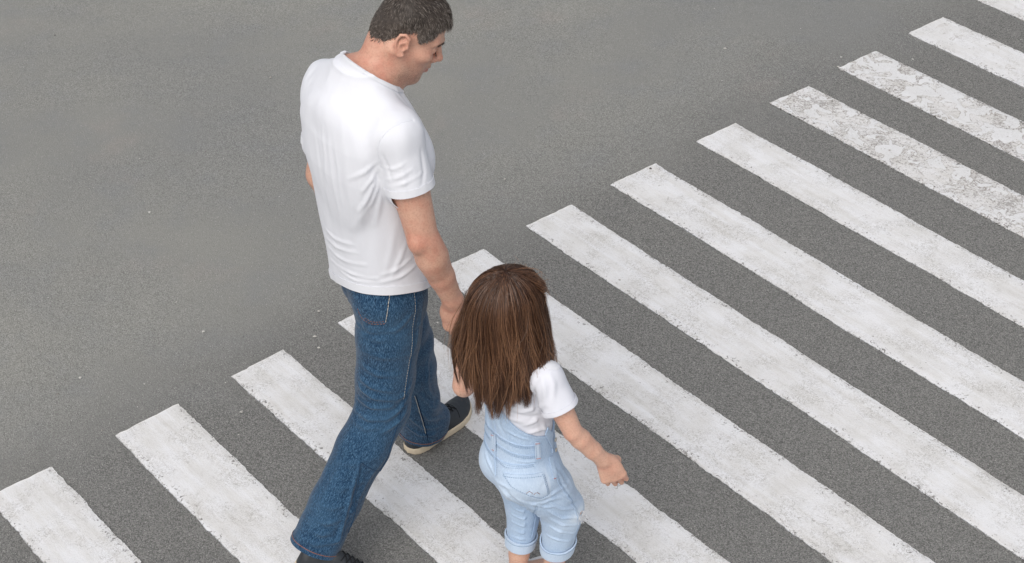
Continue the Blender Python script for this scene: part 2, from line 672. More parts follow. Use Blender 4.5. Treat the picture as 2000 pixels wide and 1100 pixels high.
def m_paint():
    M = Mat('road_paint')
    co = M.coord()
    edge = M.n('Attribute', attribute_name='edge').outputs['Fac']      # metres from the nearest edge
    wear = M.n('Attribute', attribute_name='wear').outputs['Fac']
    seedv = M.n('Attribute', attribute_name='along').outputs['Vector']
    asp, ah = asphalt_color(M, co)
    # old dirty paint with brushed streaks and a clean film on top
    streak = M.noise(seedv, 1.0, 4, 0.6, (2.5, 34, 1), 0.3)
    blot = M.noise(co, 7, 5, 0.6)
    tone = M.math('ADD', M.math('MULTIPLY', streak, 0.5), M.math('MULTIPLY', blot, 0.5))
    pc = M.ramp(tone, [(0.30, (0.575, 0.566, 0.545)), (0.45, (0.655, 0.652, 0.645)), (0.58, (0.715, 0.72, 0.732))])
    fine = M.noise(co, 230, 3, 0.75)
    pits = M.noise(co, 95, 4, 0.7, None, 0.8)
    pc = M.mix(M.math('MULTIPLY', M.rampf(fine, 0.56, 0.75), 0.30), pc, (0.36, 0.345, 0.32))
    # pinholes down to the asphalt, thicker near the edges
    patch = M.noise(co, 9, 3, 0.6)
    en = M.math('MULTIPLY', M.rampf(edge, 0.055, 0.0), 0.11)
    th = M.math('SUBTRACT', 0.715, M.math('ADD', en, M.math('MULTIPLY', M.rampf(patch, 0.42, 0.72), 0.07)))
    th = M.math('SUBTRACT', th, M.math('MULTIPLY', wear, 0.02))
    hole = M.rampf(M.math('SUBTRACT', pits, th), -0.012, 0.022)
    # fine wrinkles and scuffs in the film
    wr = M.noise(co, 62, 4, 0.65, None, 1.2)
    line = M.math('SUBTRACT', 1.0, M.rampf(M.math('ABSOLUTE', M.math('SUBTRACT', wr, 0.5)), 0.006, 0.030))
    wgate = M.rampf(M.noise(co, 7.5, 3, 0.6), 0.38, 0.66)
    pc = M.mix(M.math('MULTIPLY', M.math('MULTIPLY', line, wgate), 0.70), pc, (0.30, 0.285, 0.262))
    scuff = M.rampf(M.noise(co, 170, 3, 0.8), 0.53, 0.68)
    pc = M.mix(M.math('MULTIPLY', M.math('MULTIPLY', scuff, M.math('ADD', wgate, 0.25)), 0.55), pc, (0.30, 0.29, 0.27))
    # cracks
    vd = M.n('TexVoronoi', feature='DISTANCE_TO_EDGE')
    vd.inputs['Scale'].default_value = 11
    wob = M.n('Mix', data_type='RGBA', blend_type='ADD')
    wob.inputs[0].default_value = 0.26
    M.l(co, wob.inputs[6])
    wn_ = M.n('TexNoise')
    wn_.inputs['Scale'].default_value = 11
    wn_.inputs['Detail'].default_value = 4
    M.l(co, wn_.inputs['Vector'])
    M.l(wn_.outputs['Color'], wob.inputs[7])
    M.l(wob.outputs[2], vd.inputs['Vector'])
    ck = M.rampf(vd.outputs['Distance'], 0.016, 0.004)
    gate = M.noise(co, 3.6, 3, 0.6)
    ck = M.math('MULTIPLY', ck, M.math('MULTIPLY', M.rampf(gate, 0.56, 0.66), M.rampf(M.noise(co, 26, 3, 0.6), 0.44, 0.58)))
    # flaking coats: smooth thick islands left on a thin, speckled under-coat
    isl_n = M.noise(co, 15, 4, 0.55, None, 0.8)
    lvl = M.math('SUBTRACT', isl_n, M.math('ADD', 0.17, M.math('MULTIPLY', wear, 0.43)))
    isl = M.rampf(lvl, -0.008, 0.008)
    rim = M.math('SUBTRACT', 1.0, M.rampf(M.math('ABSOLUTE', M.math('ADD', lvl, 0.008)), 0.003, 0.016))
    rim = M.math('MULTIPLY', rim, M.math('MULTIPLY', M.rampf(wear, 0.3, 0.6), 0.62))
    thin_n = M.noise(co, 95, 5, 0.8, None, 0.8)
    bare = M.noise(co, 5.2, 3, 0.6)
    thin = M.rampf(M.math('ADD', thin_n, M.math('MULTIPLY', M.math('SUBTRACT', bare, 0.5), 0.42)), 0.52, 0.585)
    under = M.mix(M.math('MULTIPLY', thin, 0.68), M.mix(0.18, pc, (0.50, 0.47, 0.43)), M.mix(0.55, asp, (0.215, 0.185, 0.160)))
    rust = M.math('MULTIPLY', M.rampf(M.noise(co, 2.6, 3, 0.6), 0.56, 0.70), M.rampf(wear, 0.7, 0.9))
    under = M.mix(M.math('MULTIPLY', rust, 0.55), under, (0.25, 0.205, 0.175))
    top = M.mix(M.math('MULTIPLY', M.rampf(wear, 0.3, 0.8), 0.6), pc, (0.65, 0.655, 0.66))
    film = M.mix(isl, under, top)
    film = M.mix(rim, film, (0.24, 0.21, 0.18))
    film = M.mix(M.math('MULTIPLY', ck, 0.55), film, (0.26, 0.24, 0.22))
    c = M.mix(M.math('MULTIPLY', hole, 0.85), film, M.mix(0.5, asp, (0.13, 0.115, 0.10)))
    M.col(c)
    M.rough(0.75, 0.3)
    h = M.math('ADD', M.math('MULTIPLY', hole, -1.0), M.math('MULTIPLY', ck, -1.0))
    h = M.math('ADD', h, M.math('MULTIPLY', pits, 0.9))
    h = M.math('ADD', h, M.math('MULTIPLY', M.noise(seedv, 1.0, 3, 0.6, (60, 170, 1), 1.5), 0.8))
    h = M.math('ADD', h, M.math('MULTIPLY', isl, M.math('MULTIPLY', wear, 0.8)))
    M.bump(h, 0.5, 0.003)
    return M.m


def m_denim(name, dark, mid, light, slub=0.5, fade=(0.5, 0.5, 0.5), fade_amt=0.4):
    M = Mat(name)
    g = M.coord('grain')
    co = M.coord()
    warp = M.noise(g, 1.0, 2, 0.6, (620, 620, 130))
    warp2 = M.noise(g, 1.0, 2, 0.5, (900, 900, 300))
    w = M.math('ADD', M.math('MULTIPLY', warp, 0.68), M.math('MULTIPLY', warp2, 0.32))
    c = M.ramp(w, [(0.5 - 0.20 * slub * 2, dark), (0.5, mid), (0.5 + 0.22 * slub * 2, light)])
    wash = M.noise(co, 7, 4, 0.6)
    ft = M.n('Attribute', attribute_name='fade').outputs['Fac']
    fa = M.math('MULTIPLY', M.math('ADD', M.math('MULTIPLY', M.rampf(wash, 0.4, 0.75), 0.4), ft), fade_amt)
    c = M.mix(fa, c, fade)
    M.col(c)
    M.rough(0.9, 0.15)
    M.b.inputs['Sheen Weight'].default_value = 0.15
    M.bump(w, 0.45, 0.0015)
    return M.m


def m_cloth(name, c, c2, bump=0.25):
    M = Mat(name)
    co = M.coord()
    n1 = M.noise(co, 320, 2, 0.6, (1, 1, 0.35))
    n2 = M.noise(co, 9, 3, 0.6)
    M.col(M.mix(M.math('MULTIPLY', n2, 0.7), c, c2))
    M.rough(0.95, 0.1)
    M.b.inputs['Sheen Weight'].default_value = 0.1
    M.bump(n1, bump, 0.0008)
    return M.m


def m_plain(name, c, rough=0.6, spec=0.4, var=0.25, scale=60, bump=0.15):
    M = Mat(name)
    co = M.coord()
    n = M.noise(co, scale, 4, 0.6)
    M.col(M.mix(n, tuple(x * (1 - var) for x in c), tuple(min(x * (1 + var), 1) for x in c)))
    M.rough(rough, spec)
    M.bump(n, bump, 0.001)
    return M.m


def m_skin(name, c, red, sub=0.12):
    M = Mat(name)
    co = M.coord()
    tint = M.n('Attribute', attribute_name='blush').outputs['Fac']
    stub = M.n('Attribute', attribute_name='stubble').outputs['Fac']
    lip = M.n('Attribute', attribute_name='lip').outputs['Fac']
    n1 = M.noise(co, 26, 4, 0.6)
    n2 = M.noise(co, 190, 3, 0.7)
    n3 = M.noise(co, 480, 2, 0.7)
    a = M.math('ADD', M.math('MULTIPLY', M.rampf(n1, 0.38, 0.70), 0.55), tint)
    k = M.mix(a, c, red)
    k = M.mix(M.math('MULTIPLY', M.rampf(n2, 0.42, 0.72), 0.40), k, tuple(x * 0.66 for x in red))
    sm = M.math('MULTIPLY', stub, M.math('ADD', M.math('MULTIPLY', M.rampf(n3, 0.42, 0.66), 0.7), 0.2))
    k = M.mix(sm, k, (0.12, 0.075, 0.055))
    k = M.mix(lip, k, (0.42, 0.155, 0.13))
    M.col(k)
    M.rough(0.52, 0.4)
    M.b.inputs['Subsurface Weight'].default_value = sub
    M.b.inputs['Subsurface Radius'].default_value = (1.0, 0.35, 0.2)
    M.b.inputs['Subsurface Scale'].default_value = 0.006
    M.bump(n2, 0.25, 0.0012)
    return M.m


def m_hair(name, stops, rough=0.38, spec=0.5):
    M = Mat(name)
    tone = M.n('Attribute', attribute_name='tone').outputs['Fac']
    M.col(M.ramp(tone, stops))
    M.rough(rough, spec)
    return M.m


ASPHALT = m_asphalt()
PAINT = m_paint()
DENIM = m_denim('indigo_denim', (0.002, 0.010, 0.030), (0.011, 0.043, 0.095), (0.092, 0.180, 0.280), 0.36, (0.055, 0.125, 0.21), 0.5)
PALE_DENIM = m_denim('pale_denim', (0.29, 0.41, 0.585), (0.38, 0.505, 0.675), (0.50, 0.615, 0.765), 0.45, (0.60, 0.685, 0.78), 0.7)
PALE_INSIDE = m_denim('pale_denim_inside', (0.42, 0.53, 0.68), (0.48, 0.59, 0.73), (0.56, 0.66, 0.78), 0.4, (0.6, 0.68, 0.78), 0.4)
COTTON = m_cloth('white_cotton', (0.715, 0.73, 0.775), (0.675, 0.69, 0.74))
RIB = m_cloth('white_rib_knit', (0.715, 0.73, 0.77), (0.68, 0.695, 0.74), 0.5)
COTTON_GIRL = m_cloth('white_jersey', (0.70, 0.715, 0.775), (0.66, 0.675, 0.74))
SKIN_MAN = m_skin('tanned_skin', (0.60, 0.360, 0.265), (0.53, 0.240, 0.172))
SKIN_GIRL = m_skin('child_skin', (0.63, 0.390, 0.290), (0.58, 0.300, 0.220))
LEATHER = m_plain('black_leather', (0.022, 0.026, 0.031), 0.5, 0.5, 0.4, 90, 0.2)
RUBBER = m_plain('cream_rubber', (0.60, 0.51, 0.38), 0.7, 0.3, 0.12, 40, 0.1)
LACE = m_plain('black_lace', (0.015, 0.016, 0.018), 0.8, 0.2, 0.3, 300, 0.3)
WHITE_CANVAS = m_plain('white_canvas', (0.72, 0.72, 0.72), 0.85, 0.2, 0.08, 200, 0.3)
ORANGE_THREAD = m_plain('orange_thread', (0.26, 0.105, 0.055), 0.8, 0.2)
PALE_THREAD = m_plain('pale_thread', (0.50, 0.48, 0.43), 0.8, 0.2)
DARK_THREAD = m_plain('navy_thread', (0.006, 0.016, 0.04), 0.9, 0.1)
BLUE_THREAD = m_plain('blue_thread', (0.24, 0.34, 0.48), 0.9, 0.1)
RED_THREAD = m_plain('red_thread', (0.55, 0.16, 0.13), 0.8, 0.2)
WHITE_THREAD = m_plain('white_thread', (0.75, 0.77, 0.80), 0.9, 0.1)
METAL = m_plain('button_metal', (0.35, 0.33, 0.30), 0.4, 0.6)
HAIR_MAN = m_hair('greying_hair', [(0.0, (0.018, 0.014, 0.012)), (0.40, (0.050, 0.040, 0.034)), (0.68, (0.135, 0.112, 0.096)), (1.0, (0.34, 0.305, 0.275))], 0.5, 0.35)
HAIR_GIRL = m_hair('brown_hair', [(0.0, (0.018, 0.0072, 0.004)), (0.35, (0.052, 0.0225, 0.0115)), (0.65, (0.122, 0.057, 0.030)), (1.0, (0.32, 0.17, 0.092))], 0.36, 0.40)
EYE = m_plain('eye_white', (0.7, 0.68, 0.65), 0.2, 0.5, 0.05)

# ------------------------------------------------------------------ the road and its painted stripes
def grid_mesh(xs, ys, z=0.0):
    X, Y = np.meshgrid(xs, ys, indexing='ij')
    V = np.stack([X.ravel(), Y.ravel(), np.full(X.size, z)], 1)
    i = np.arange(X.size).reshape(X.shape)
    return V, np.stack([i[:-1, :-1], i[1:, :-1], i[1:, 1:], i[:-1, 1:]], -1).reshape(-1, 4)


xs = np.unique(np.concatenate([np.linspace(-600, -8, 12), np.linspace(-8, 8, 90), np.linspace(8, 600, 12)]))
ys = np.unique(np.concatenate([np.linspace(-600, -2, 12), np.linspace(-2, 14, 90), np.linspace(14, 600, 12)]))
V, F = grid_mesh(xs, ys)
V[:, 2] = -0.002 + 0.0015 * vnoise(V, 1.1, 3) * (np.abs(V[:, 0]) < 8)
road = make('road', V, F, ASPHALT, kind='structure', label='grey weathered asphalt road with fine aggregate under the crossing', category='road')

TH = math.radians(-49.8365)
ALONG = np.array([math.cos(TH), math.sin(TH)])            # along a stripe, towards the lower right
ACROSS = np.array([-ALONG[1], ALONG[0]])                  # from stripe to stripe, the way the two people walk
# across from .. to, where the end starts along the stripe at its near and far corner, wear, label
STRIPES = [
    (1.197, 1.411, -3.928, -3.920, 0.12, None),
    (1.634, 1.868, -3.916, -3.917, 0.12, None),
    (2.074, 2.287, -3.915, -3.920, 0.12, None),
    (2.512, 2.716, -3.915, -3.915, 0.10, None),
    (2.945, 3.171, -3.926, -3.914, 0.12, None),
    (3.379, 3.600, -3.921, -3.914, 0.10, None),
    (3.808, 4.037, -3.915, -3.906, 0.08, None),
    (4.276, 4.496, -3.914, -3.905, 0.10, None),
    (4.712, 4.936, -3.921, -3.905, 0.88, 'badly flaked white stripe with bare brown asphalt patches'),
    (5.137, 5.374, -3.922, -3.911, 0.76, 'worn white stripe with thick paint islands left on it'),
    (5.599, 5.837, -3.918, -3.908, 0.45, 'cracked white stripe with chipped edges'),
    (6.078, 6.300, -3.915, -3.910, 0.12, None),
]
for k, (u0, u1, va, vb, wear, lab) in enumerate(STRIPES):
    L, dv, nu = 5.4, 0.008, 20
    vs = np.arange(0, L, dv)
    us = np.linspace(0, 1, nu)
    us = 0.5 - 0.5 * np.cos(np.pi * us) * (0.55 + 0.45 * np.abs(np.cos(np.pi * us)))      # finer towards the edges
    us = (us - us[0]) / (us[-1] - us[0])
    q = np.stack([vs, np.full(len(vs), k * 7.3), np.zeros(len(vs))], 1)
    jag = lambda s: 0.0035 * vnoise(q, 1.6, s) + 0.0026 * vnoise(q, 11, s + 1) + 0.0026 * vnoise(q, 60, s + 2) * (0.6 + 0.4 * vnoise(q, 3, s + 4)) + 0.0016 * vnoise(q, 125, s + 3)
    e0, e1 = u0 + jag(10 + k), u1 + jag(50 + k)
    U = e0[:, None] + (e1 - e0)[:, None] * us[None, :]
    start = va + (vb - va) * us
    Vv = start[None, :] + vs[:, None]
    qq = np.stack([us * 0.22, np.full(nu, k * 3.1), np.zeros(nu)], 1)
    Vv[0] += 0.0025 * vnoise(qq, 50, 5)
    ed = np.minimum(np.minimum(us * (u1 - u0), (1 - us) * (u1 - u0))[None, :], 9) + 0 * U
    P = np.stack([ACROSS[0] * U + ALONG[0] * Vv, ACROSS[1] * U + ALONG[1] * Vv], -1).reshape(-1, 2)
    P3 = np.concatenate([P, np.zeros((len(P), 1))], 1)
    z = 0.0035 + 0.0007 * vnoise(P3, 35, 8) + 0.0009 * vnoise(P3, 9, 9) - 0.0016 * np.clip(1 - ed.ravel() / 0.012, 0, 1)
    Vt = np.concatenate([P, z[:, None]], 1)
    i = np.arange(U.size).reshape(U.shape)
    Fq = np.stack([i[:-1, :-1], i[1:, :-1], i[1:, 1:], i[:-1, 1:]], -1).reshape(-1, 4)
    rim = np.concatenate([i[:, 0], i[-1, 1:], i[::-1, -1][1:], i[0, ::-1][1:-1]])
    Vb = Vt[rim].copy()
    Vb[:, 2] = -0.006
    j = len(Vt) + np.arange(len(rim))
    Fr_ = np.stack([rim, np.roll(rim, -1), np.roll(j, -1), j], 1)
    Vt = np.concatenate([Vt, Vb])
    edge = np.concatenate([ed.ravel(), np.zeros(len(rim))])
    along = np.stack([Vv.ravel(), U.ravel(), np.full(U.size, k * 5.0)], 1)
    along = np.concatenate([along, along[rim]])
    o = make('painted_stripe', Vt, np.concatenate([Fq, Fr_]), PAINT, road,
             attrs={'edge': edge, 'wear': np.full(len(Vt), wear), 'along': along})
    if lab:
        o['label'] = lab

# loose grit: little faceted stones and pale chips lying on the asphalt
n = 1500
pts = np.stack([RNG.uniform(-2.6, 3.8, n), RNG.uniform(2.9, 8.2, n)], 1)
m = vnoise(np.c_[pts, np.zeros(n)], 1.6, 21) + RNG.normal(0, 0.5, n) > -0.2
pts = pts[m]
n = len(pts)
size = np.exp(RNG.normal(math.log(0.0019), 0.38, n))
size[:45] = RNG.uniform(0.0045, 0.0075, 45)               # a few bigger chips
octa = np.array([[1, 0, 0], [0, 1, 0], [-1, 0, 0], [0, -1, 0], [0, 0, 1], [0, 0, -1]], float)
oF = np.array([[0, 1, 4], [1, 2, 4], [2, 3, 4], [3, 0, 4], [1, 0, 5], [2, 1, 5], [3, 2, 5], [0, 3, 5]])
S = octa[None] * size[:, None, None] * RNG.uniform(0.55, 1.5, (n, 6, 1)) * np.array([1, 1, 0.6])
a = RNG.uniform(0, 6.28, n)
ca, sa = np.cos(a)[:, None], np.sin(a)[:, None]
S = np.stack([S[..., 0] * ca - S[..., 1] * sa, S[..., 0] * sa + S[..., 1] * ca, S[..., 2]], -1)
S[..., 0] += pts[:, :1]
S[..., 1] += pts[:, 1:]
S[..., 2] += size[:, None] * 0.4 + 0.0005
tone = RNG.uniform(0, 1, n)
tone[:45] = RNG.uniform(0.62, 0.95, 45)
tone = np.repeat(tone, 6)
Mg = Mat('grit')
tn = Mg.n('Attribute', attribute_name='tone').outputs['Fac']
Mg.col(Mg.ramp(tn, [(0.0, (0.05, 0.048, 0.046)), (0.35, (0.15, 0.14, 0.13)), (0.6, (0.30, 0.285, 0.26)), (1.0, (0.58, 0.57, 0.54))]))
Mg.rough(0.85, 0.3)
make('loose_grit', S.reshape(-1, 3), (oF[None] + 6 * np.arange(n)[:, None, None]).reshape(-1, 3), Mg.m, attrs={'tone': tone}, smooth=False,
     kind='stuff', label='loose pale grit scattered over the asphalt', category='grit')

# ------------------------------------------------------------------ the man
MAN = Frame((-0.38, 3.74, 0.0), 38)
man_base = dict(loc=MAN.o, rotz=MAN.rotz)
HC = np.array([0.038, 0.116, 1.600])                       # between the ears
_yaw, _bow = math.radians(-33), math.radians(32)           # turned right, bowed towards the child
hF0 = np.array([math.sin(-_yaw), math.cos(_yaw), 0])
hX = np.array([math.cos(_yaw), math.sin(_yaw), 0])
hY = hF0 * math.cos(_bow) - np.array([0, 0, 1]) * math.sin(_bow)
hZ = hF0 * math.sin(_bow) + np.array([0, 0, 1]) * math.cos(_bow)
HR = np.stack([hX, hY, hZ])
H = lambda x, y, z: HC + hX * x + hY * y + hZ * z          # head axes: right, face, crown


def head(B, H, HR, s=1.0, back=0.076):
    e = lambda c, r, k, mode='u', R=None: B.ell(H(*[q * s for q in c]), np.array(r) * s, k * s, mode, HR if R is None else R)
    c = lambda a, b, ra, rb, k, mode='u': B.cone(H(*[q * s for q in a]), H(*[q * s for q in b]), ra * s, rb * s, k * s, mode)
    e((0, -0.004, 0.047), (0.075, back, 0.087), 0.0)
    e((0, 0.040, 0.045), (0.062, 0.052, 0.062), 0.03)
    e((0, 0.040, -0.030), (0.060, 0.058, 0.075), 0.025)
    for q in (-1, 1):
        c((q * 0.056, -0.002, -0.035), (q * 0.048, 0.018, -0.072), 0.018, 0.019, 0.03)
        c((q * 0.048, 0.018, -0.072), (q * 0.015, 0.074, -0.100), 0.020, 0.018, 0.025)
        e((q * 0.047, 0.058, -0.012), (0.022, 0.028, 0.018), 0.02)
        c((q * 0.012, 0.094, 0.034), (q * 0.046, 0.074, 0.034), 0.0085, 0.009, 0.014)
    e((0, 0.084, -0.102), (0.021, 0.018, 0.017), 0.02)
    e((0, 0.060, -0.074), (0.044, 0.036, 0.042), 0.02)
    for q in (-1, 1):
        e((q * 0.033, 0.102, 0.008), (0.019, 0.018, 0.013), 0.012, 'c')
        e((q * 0.032, 0.078, 0.008), (0.0140, 0.0135, 0.0125), 0.004)
    c((0, 0.093, 0.020), (0, 0.116, -0.018), 0.0075, 0.0095, 0.012)
    e((0, 0.117, -0.022), (0.011, 0.012, 0.010), 0.008)
    for q in (-1, 1):
        e((q * 0.013, 0.104, -0.027), (0.008, 0.011, 0.008), 0.007)
    c((0, 0.099, -0.040), (0, 0.096, -0.050), 0.010, 0.012, 0.014)
    for q in (-1, 1):
        c((0, 0.1055, -0.0565), (q * 0.021, 0.092, -0.0595), 0.0065, 0.004, 0.006)
        c((0, 0.1035, -0.0685), (q * 0.019, 0.091, -0.0650), 0.0072, 0.004, 0.006)
        c((0, 0.1105, -0.0622), (q * 0.022, 0.0975, -0.0622), 0.0022, 0.0018, 0.003, 'c')
    # ears: a tilted shell with a rolled rim, a hollow and a lobe
    for q in (-1, 1):
        X = np.array([q * 0.93, -0.36, 0.0])
        Ra = np.stack([HR.T @ unit(X), HR.T @ unit((q * 0.36, 0.93, 0.0)), HR.T @ np.array([0, 0, 1.0])])
        ct, st = math.cos(0.26), math.sin(0.26)

        def E(a, b, d):
            b, d = (b * ct - d * st) * 0.96, (b * st + d * ct) * 0.96
            return [q * 0.0775 + X[0] * a + q * 0.36 * b, -0.006 + X[1] * a + 0.93 * b, 0.004 + d]
        B.ell(H(*[w * s for w in E(0.004, -0.004, 0.0)]), np.array((0.007, 0.016, 0.027)) * s, 0.008 * s, 'u', Ra)
        rim = [E(0.004, 0.012, 0.010), E(0.009, 0.012, 0.024), E(0.011, 0.001, 0.033), E(0.013, -0.013, 0.029), E(0.014, -0.020, 0.013),
               E(0.013, -0.019, -0.006), E(0.010, -0.012, -0.021), E(0.007, -0.003, -0.030), E(0.004, 0.006, -0.027)]
        B.chain([H(*[w * s for w in r]) for r in rim], [v * s for v in (0.0038, 0.0042, 0.0045, 0.0045, 0.0042, 0.004, 0.0045, 0.0058, 0.005)], 0.004 * s)
        B.ell(H(*[w * s for w in E(0.013, 0.003, -0.004)]), np.array((0.010, 0.0075, 0.010)) * s, 0.004 * s, 'c', Ra)
        B.ell(H(*[w * s for w in E(0.014, -0.004, 0.016)]), np.array((0.007, 0.0075, 0.009)) * s, 0.004 * s, 'c', Ra)
        B.chain([H(*[w * s for w in r]) for r in (E(0.010, 0.004, 0.012), E(0.012, -0.008, 0.006), E(0.011, -0.010, -0.006))], [0.0025 * s] * 3, 0.003 * s)
        B.ell(H(*[w * s for w in E(0.006, 0.012, -0.003)]), np.array((0.004, 0.005, 0.006)) * s, 0.005 * s, 'u', Ra)


M_TORSO = [  # z, cx, cy, half width, half depth
    (0.74, 0.010, 0.020, 0.166, 0.110), (0.78, 0.010, 0.020, 0.168, 0.112), (0.86, 0.008, 0.016, 0.170, 0.117), (0.95, 0.004, 0.016, 0.166, 0.120), (1.06, 0.000, 0.014, 0.170, 0.127),
    (1.17, 0.000, 0.010, 0.172, 0.130), (1.28, 0.002, 0.006, 0.172, 0.134), (1.37, 0.002, 0.002, 0.166, 0.122),
    (1.43, 0.000, 0.000, 0.140, 0.098), (1.475, -0.004, 0.004, 0.100, 0.076), (1.51, 0.0, 0.010, 0.070, 0.062), (1.53, 0.0, 0.012, 0.055, 0.055)]
TW = ([0.8, 0.95, 1.2, 1.45], [-10, -6, 0, 2])
SHR, SHL = np.array([0.168, -0.008, 1.412]), np.array([-0.158, 0.004, 1.384])
ELR, WRR = np.array([0.241, 0.004, 1.128]), np.array([0.262, 0.078, 0.900])
ELL, WRL = np.array([-0.188, -0.024, 1.115]), np.array([-0.172, 0.045, 0.905])

B = Field((-0.36, -0.25, 0.74), (0.37, 0.32, 1.80), 0.003)
B.loft([r for r in M_TORSO if r[0] > 0.9], 0.02, 2.3, -0.018, TW)
B.loft([(0.76, 0.006, 0.018, 0.10, 0.06), (0.94, 0.004, 0.016, 0.140, 0.095)], 0.02)
head(B, H, HR, 0.96)
B.cone((0.012, 0.012, 1.44), H(0, -0.026, -0.018), 0.062, 0.055, 0.03)
B.cone((0.020, 0.030, 1.44), H(0, 0.014, -0.055), 0.052, 0.042, 0.03)
for q in (-1, 1):
    B.cone((q * 0.03, -0.022, 1.50), (q * 0.165, -0.004, 1.425), 0.038, 0.034, 0.05)
B.cone(H(0.062, -0.022, -0.028), (0.03, 0.07, 1.435), 0.013, 0.010, 0.018)       # tendon from behind the ear
# right arm with a forearm that bulges below the elbow
B.chain([(0.14, 0.0, 1.40), SHR, SHR + (ELR - SHR) * 0.45, ELR], [0.052, 0.054, 0.0495, 0.041], 0.03)
fd = WRR - ELR
B.chain([ELR, ELR + fd * 0.28, ELR + fd * 0.6, WRR + fd * -0.04, WRR], [0.0395, 0.0425, 0.0355, 0.0275, 0.0265], 0.008)
B.ell(SHR + (ELR - SHR) * 0.52 + np.array([-0.030, -0.008, -0.012]), (0.030, 0.034, 0.052), 0.02)
B.ell(ELR + np.array([0.012, -0.030, 0.0]), (0.016, 0.014, 0.022), 0.02)
B.ell(ELR + np.array([0.022, 0.016, -0.055]), (0.024, 0.028, 0.06), 0.025)
B.chain([(-0.14, 0.0, 1.39), SHL, SHL + (ELL - SHL) * 0.45, ELL], [0.052, 0.053, 0.048, 0.040], 0.03)
fl = WRL - ELL
B.chain([ELL, ELL + fl * 0.28, ELL + fl * 0.6, WRL], [0.040, 0.042, 0.035, 0.027], 0.02)


def hand(B, wr, ax, palm, thumb_dir, s=1.0, curl=(0.5, 0.5, 0.5, 0.5), thumb=None, spread=0.07, gap=0.006, fr=1.0, bend=(0.95, 1.25, 0.75)):
    """ax: wrist to knuckles; palm: the way the palm faces; thumb_dir: across, towards the thumb"""
    ax, palm = unit(ax), unit(palm)
    td = unit(np.asarray(thumb_dir) - ax * (ax @ np.asarray(thumb_dir)))
    palm = unit(np.cross(td, ax)) * np.sign(np.cross(td, ax) @ palm)
    Pt = lambda a, b, c: wr + (ax * a + td * b + palm * c) * s
    fl = (palm, 1.45)
    B.cone(Pt(0, 0, 0), Pt(0.05, 0.012, 0.002), 0.026 * s, 0.026 * s, 0.012 * s, flat=fl)
    B.cone(Pt(0.04, 0.020, 0.003), Pt(0.085, 0.026, 0.0), 0.020 * s, 0.0175 * s, 0.014 * s, flat=fl)
    B.cone(Pt(0.03, -0.012, 0.003), Pt(0.078, -0.026, 0.0), 0.020 * s, 0.0165 * s, 0.014 * s, flat=fl)
    B.cone(Pt(0.04, 0.0, 0.003), Pt(0.084, 0.0, 0.0), 0.022 * s, 0.018 * s, 0.014 * s, flat=fl)
    rows = [(0.027, 0.088, 0.044, 0.026, 0.021, 0.0092), (0.009, 0.092, 0.048, 0.030, 0.022, 0.0095),
            (-0.010, 0.089, 0.045, 0.028, 0.021, 0.0090), (-0.028, 0.080, 0.035, 0.021, 0.019, 0.0085)]
    for (b, a, l1, l2, l3, r), cu in zip(rows, curl):
        r *= fr
        p = [Pt(a - 0.012, b, 0.0)]
        ang = 0.0
        q = np.array([a, b * 1.0, 0.0])
        p.append(Pt(*q))
        for l, w in zip((l1, l2, l3), bend):
            ang += cu * w
            q = q + np.array([math.cos(ang) * l, b * spread * math.cos(ang), math.sin(ang) * l])
            p.append(Pt(*q))
        B.chain(p, [r * s * 1.05, r * s * 1.08, r * s, r * s * 0.97, r * s * 0.90], gap * s)
    th = thumb or [(0.018, 0.020, 0.008), (0.045, 0.042, 0.014), (0.078, 0.052, 0.016), (0.105, 0.054, 0.018)]
    B.chain([Pt(*t) for t in th], [0.017 * s, 0.0145 * s, 0.0115 * s, 0.0095 * s], 0.014 * s)


HAND_MID = np.array([0.255, 0.110, 0.820])                  # where the two hands meet
hand(B, WRR, (0.06, 0.12, -0.98), (-0.55, 0.65, 0.15), (-0.75, -0.50, -0.1), 1.08, (0.55, 0.6, 0.65, 0.7),
     thumb=[(0.014, 0.010, 0.004), (0.045, 0.026, 0.008), (0.082, 0.026, 0.010), (0.118, 0.016, 0.012)])
hand(B, WRL, fl, (0.8, -0.2, -0.3), (0.2, 0.8, 0.5), 1.0, (0.5, 0.55, 0.6, 0.6))
V, T = B.mesh(1)
q = (V - HC) @ HR.T                                          # head coordinates
N = normals(V, T)
inhead = (q[:, 2] > -0.13) & (np.abs(q[:, 0]) < 0.12) & (q[:, 1] > -0.12) & (V[:, 2] > 1.42)
blush = np.zeros(len(V))
ear = np.exp(-((np.abs(q[:, 0]) - 0.09) / 0.016) ** 2) * np.exp(-((q[:, 1] + 0.012) / 0.028) ** 2) * np.exp(-(q[:, 2] / 0.04) ** 2)
nose = np.exp(-((q[:, 1] - 0.118) / 0.022) ** 2 - ((q[:, 2] + 0.02) / 0.02) ** 2 - (q[:, 0] / 0.02) ** 2)
cheek = np.exp(-((q[:, 1] - 0.06) / 0.035) ** 2 - ((q[:, 2] + 0.015) / 0.025) ** 2)
neckr = np.exp(-((q[:, 2] + 0.09) / 0.05) ** 2) * (q[:, 1] < 0.02) * 0.35
blush += inhead * np.clip(ear * 0.55 + nose * 0.6 + cheek * 0.25 + neckr, 0, 0.8)
he, _ = seg_dist(V, [ELR + np.array([0.01, -0.03, 0.01]), ELR + np.array([0.02, 0.02, 0.0])])
blush += 0.55 * np.exp(-(he / 0.035) ** 2)
hd, _ = seg_dist(V, [WRR + np.array([0, 0.02, -0.05]), WRR + np.array([0, 0.05, -0.16])])
blush += 0.55 * np.clip(1 - hd / 0.06, 0, 1)
stub = inhead * np.clip(1 - np.abs(q[:, 2] + 0.085) / 0.062, 0, 1) * np.clip((q[:, 1] + 0.010) / 0.045, 0, 1) * 0.85
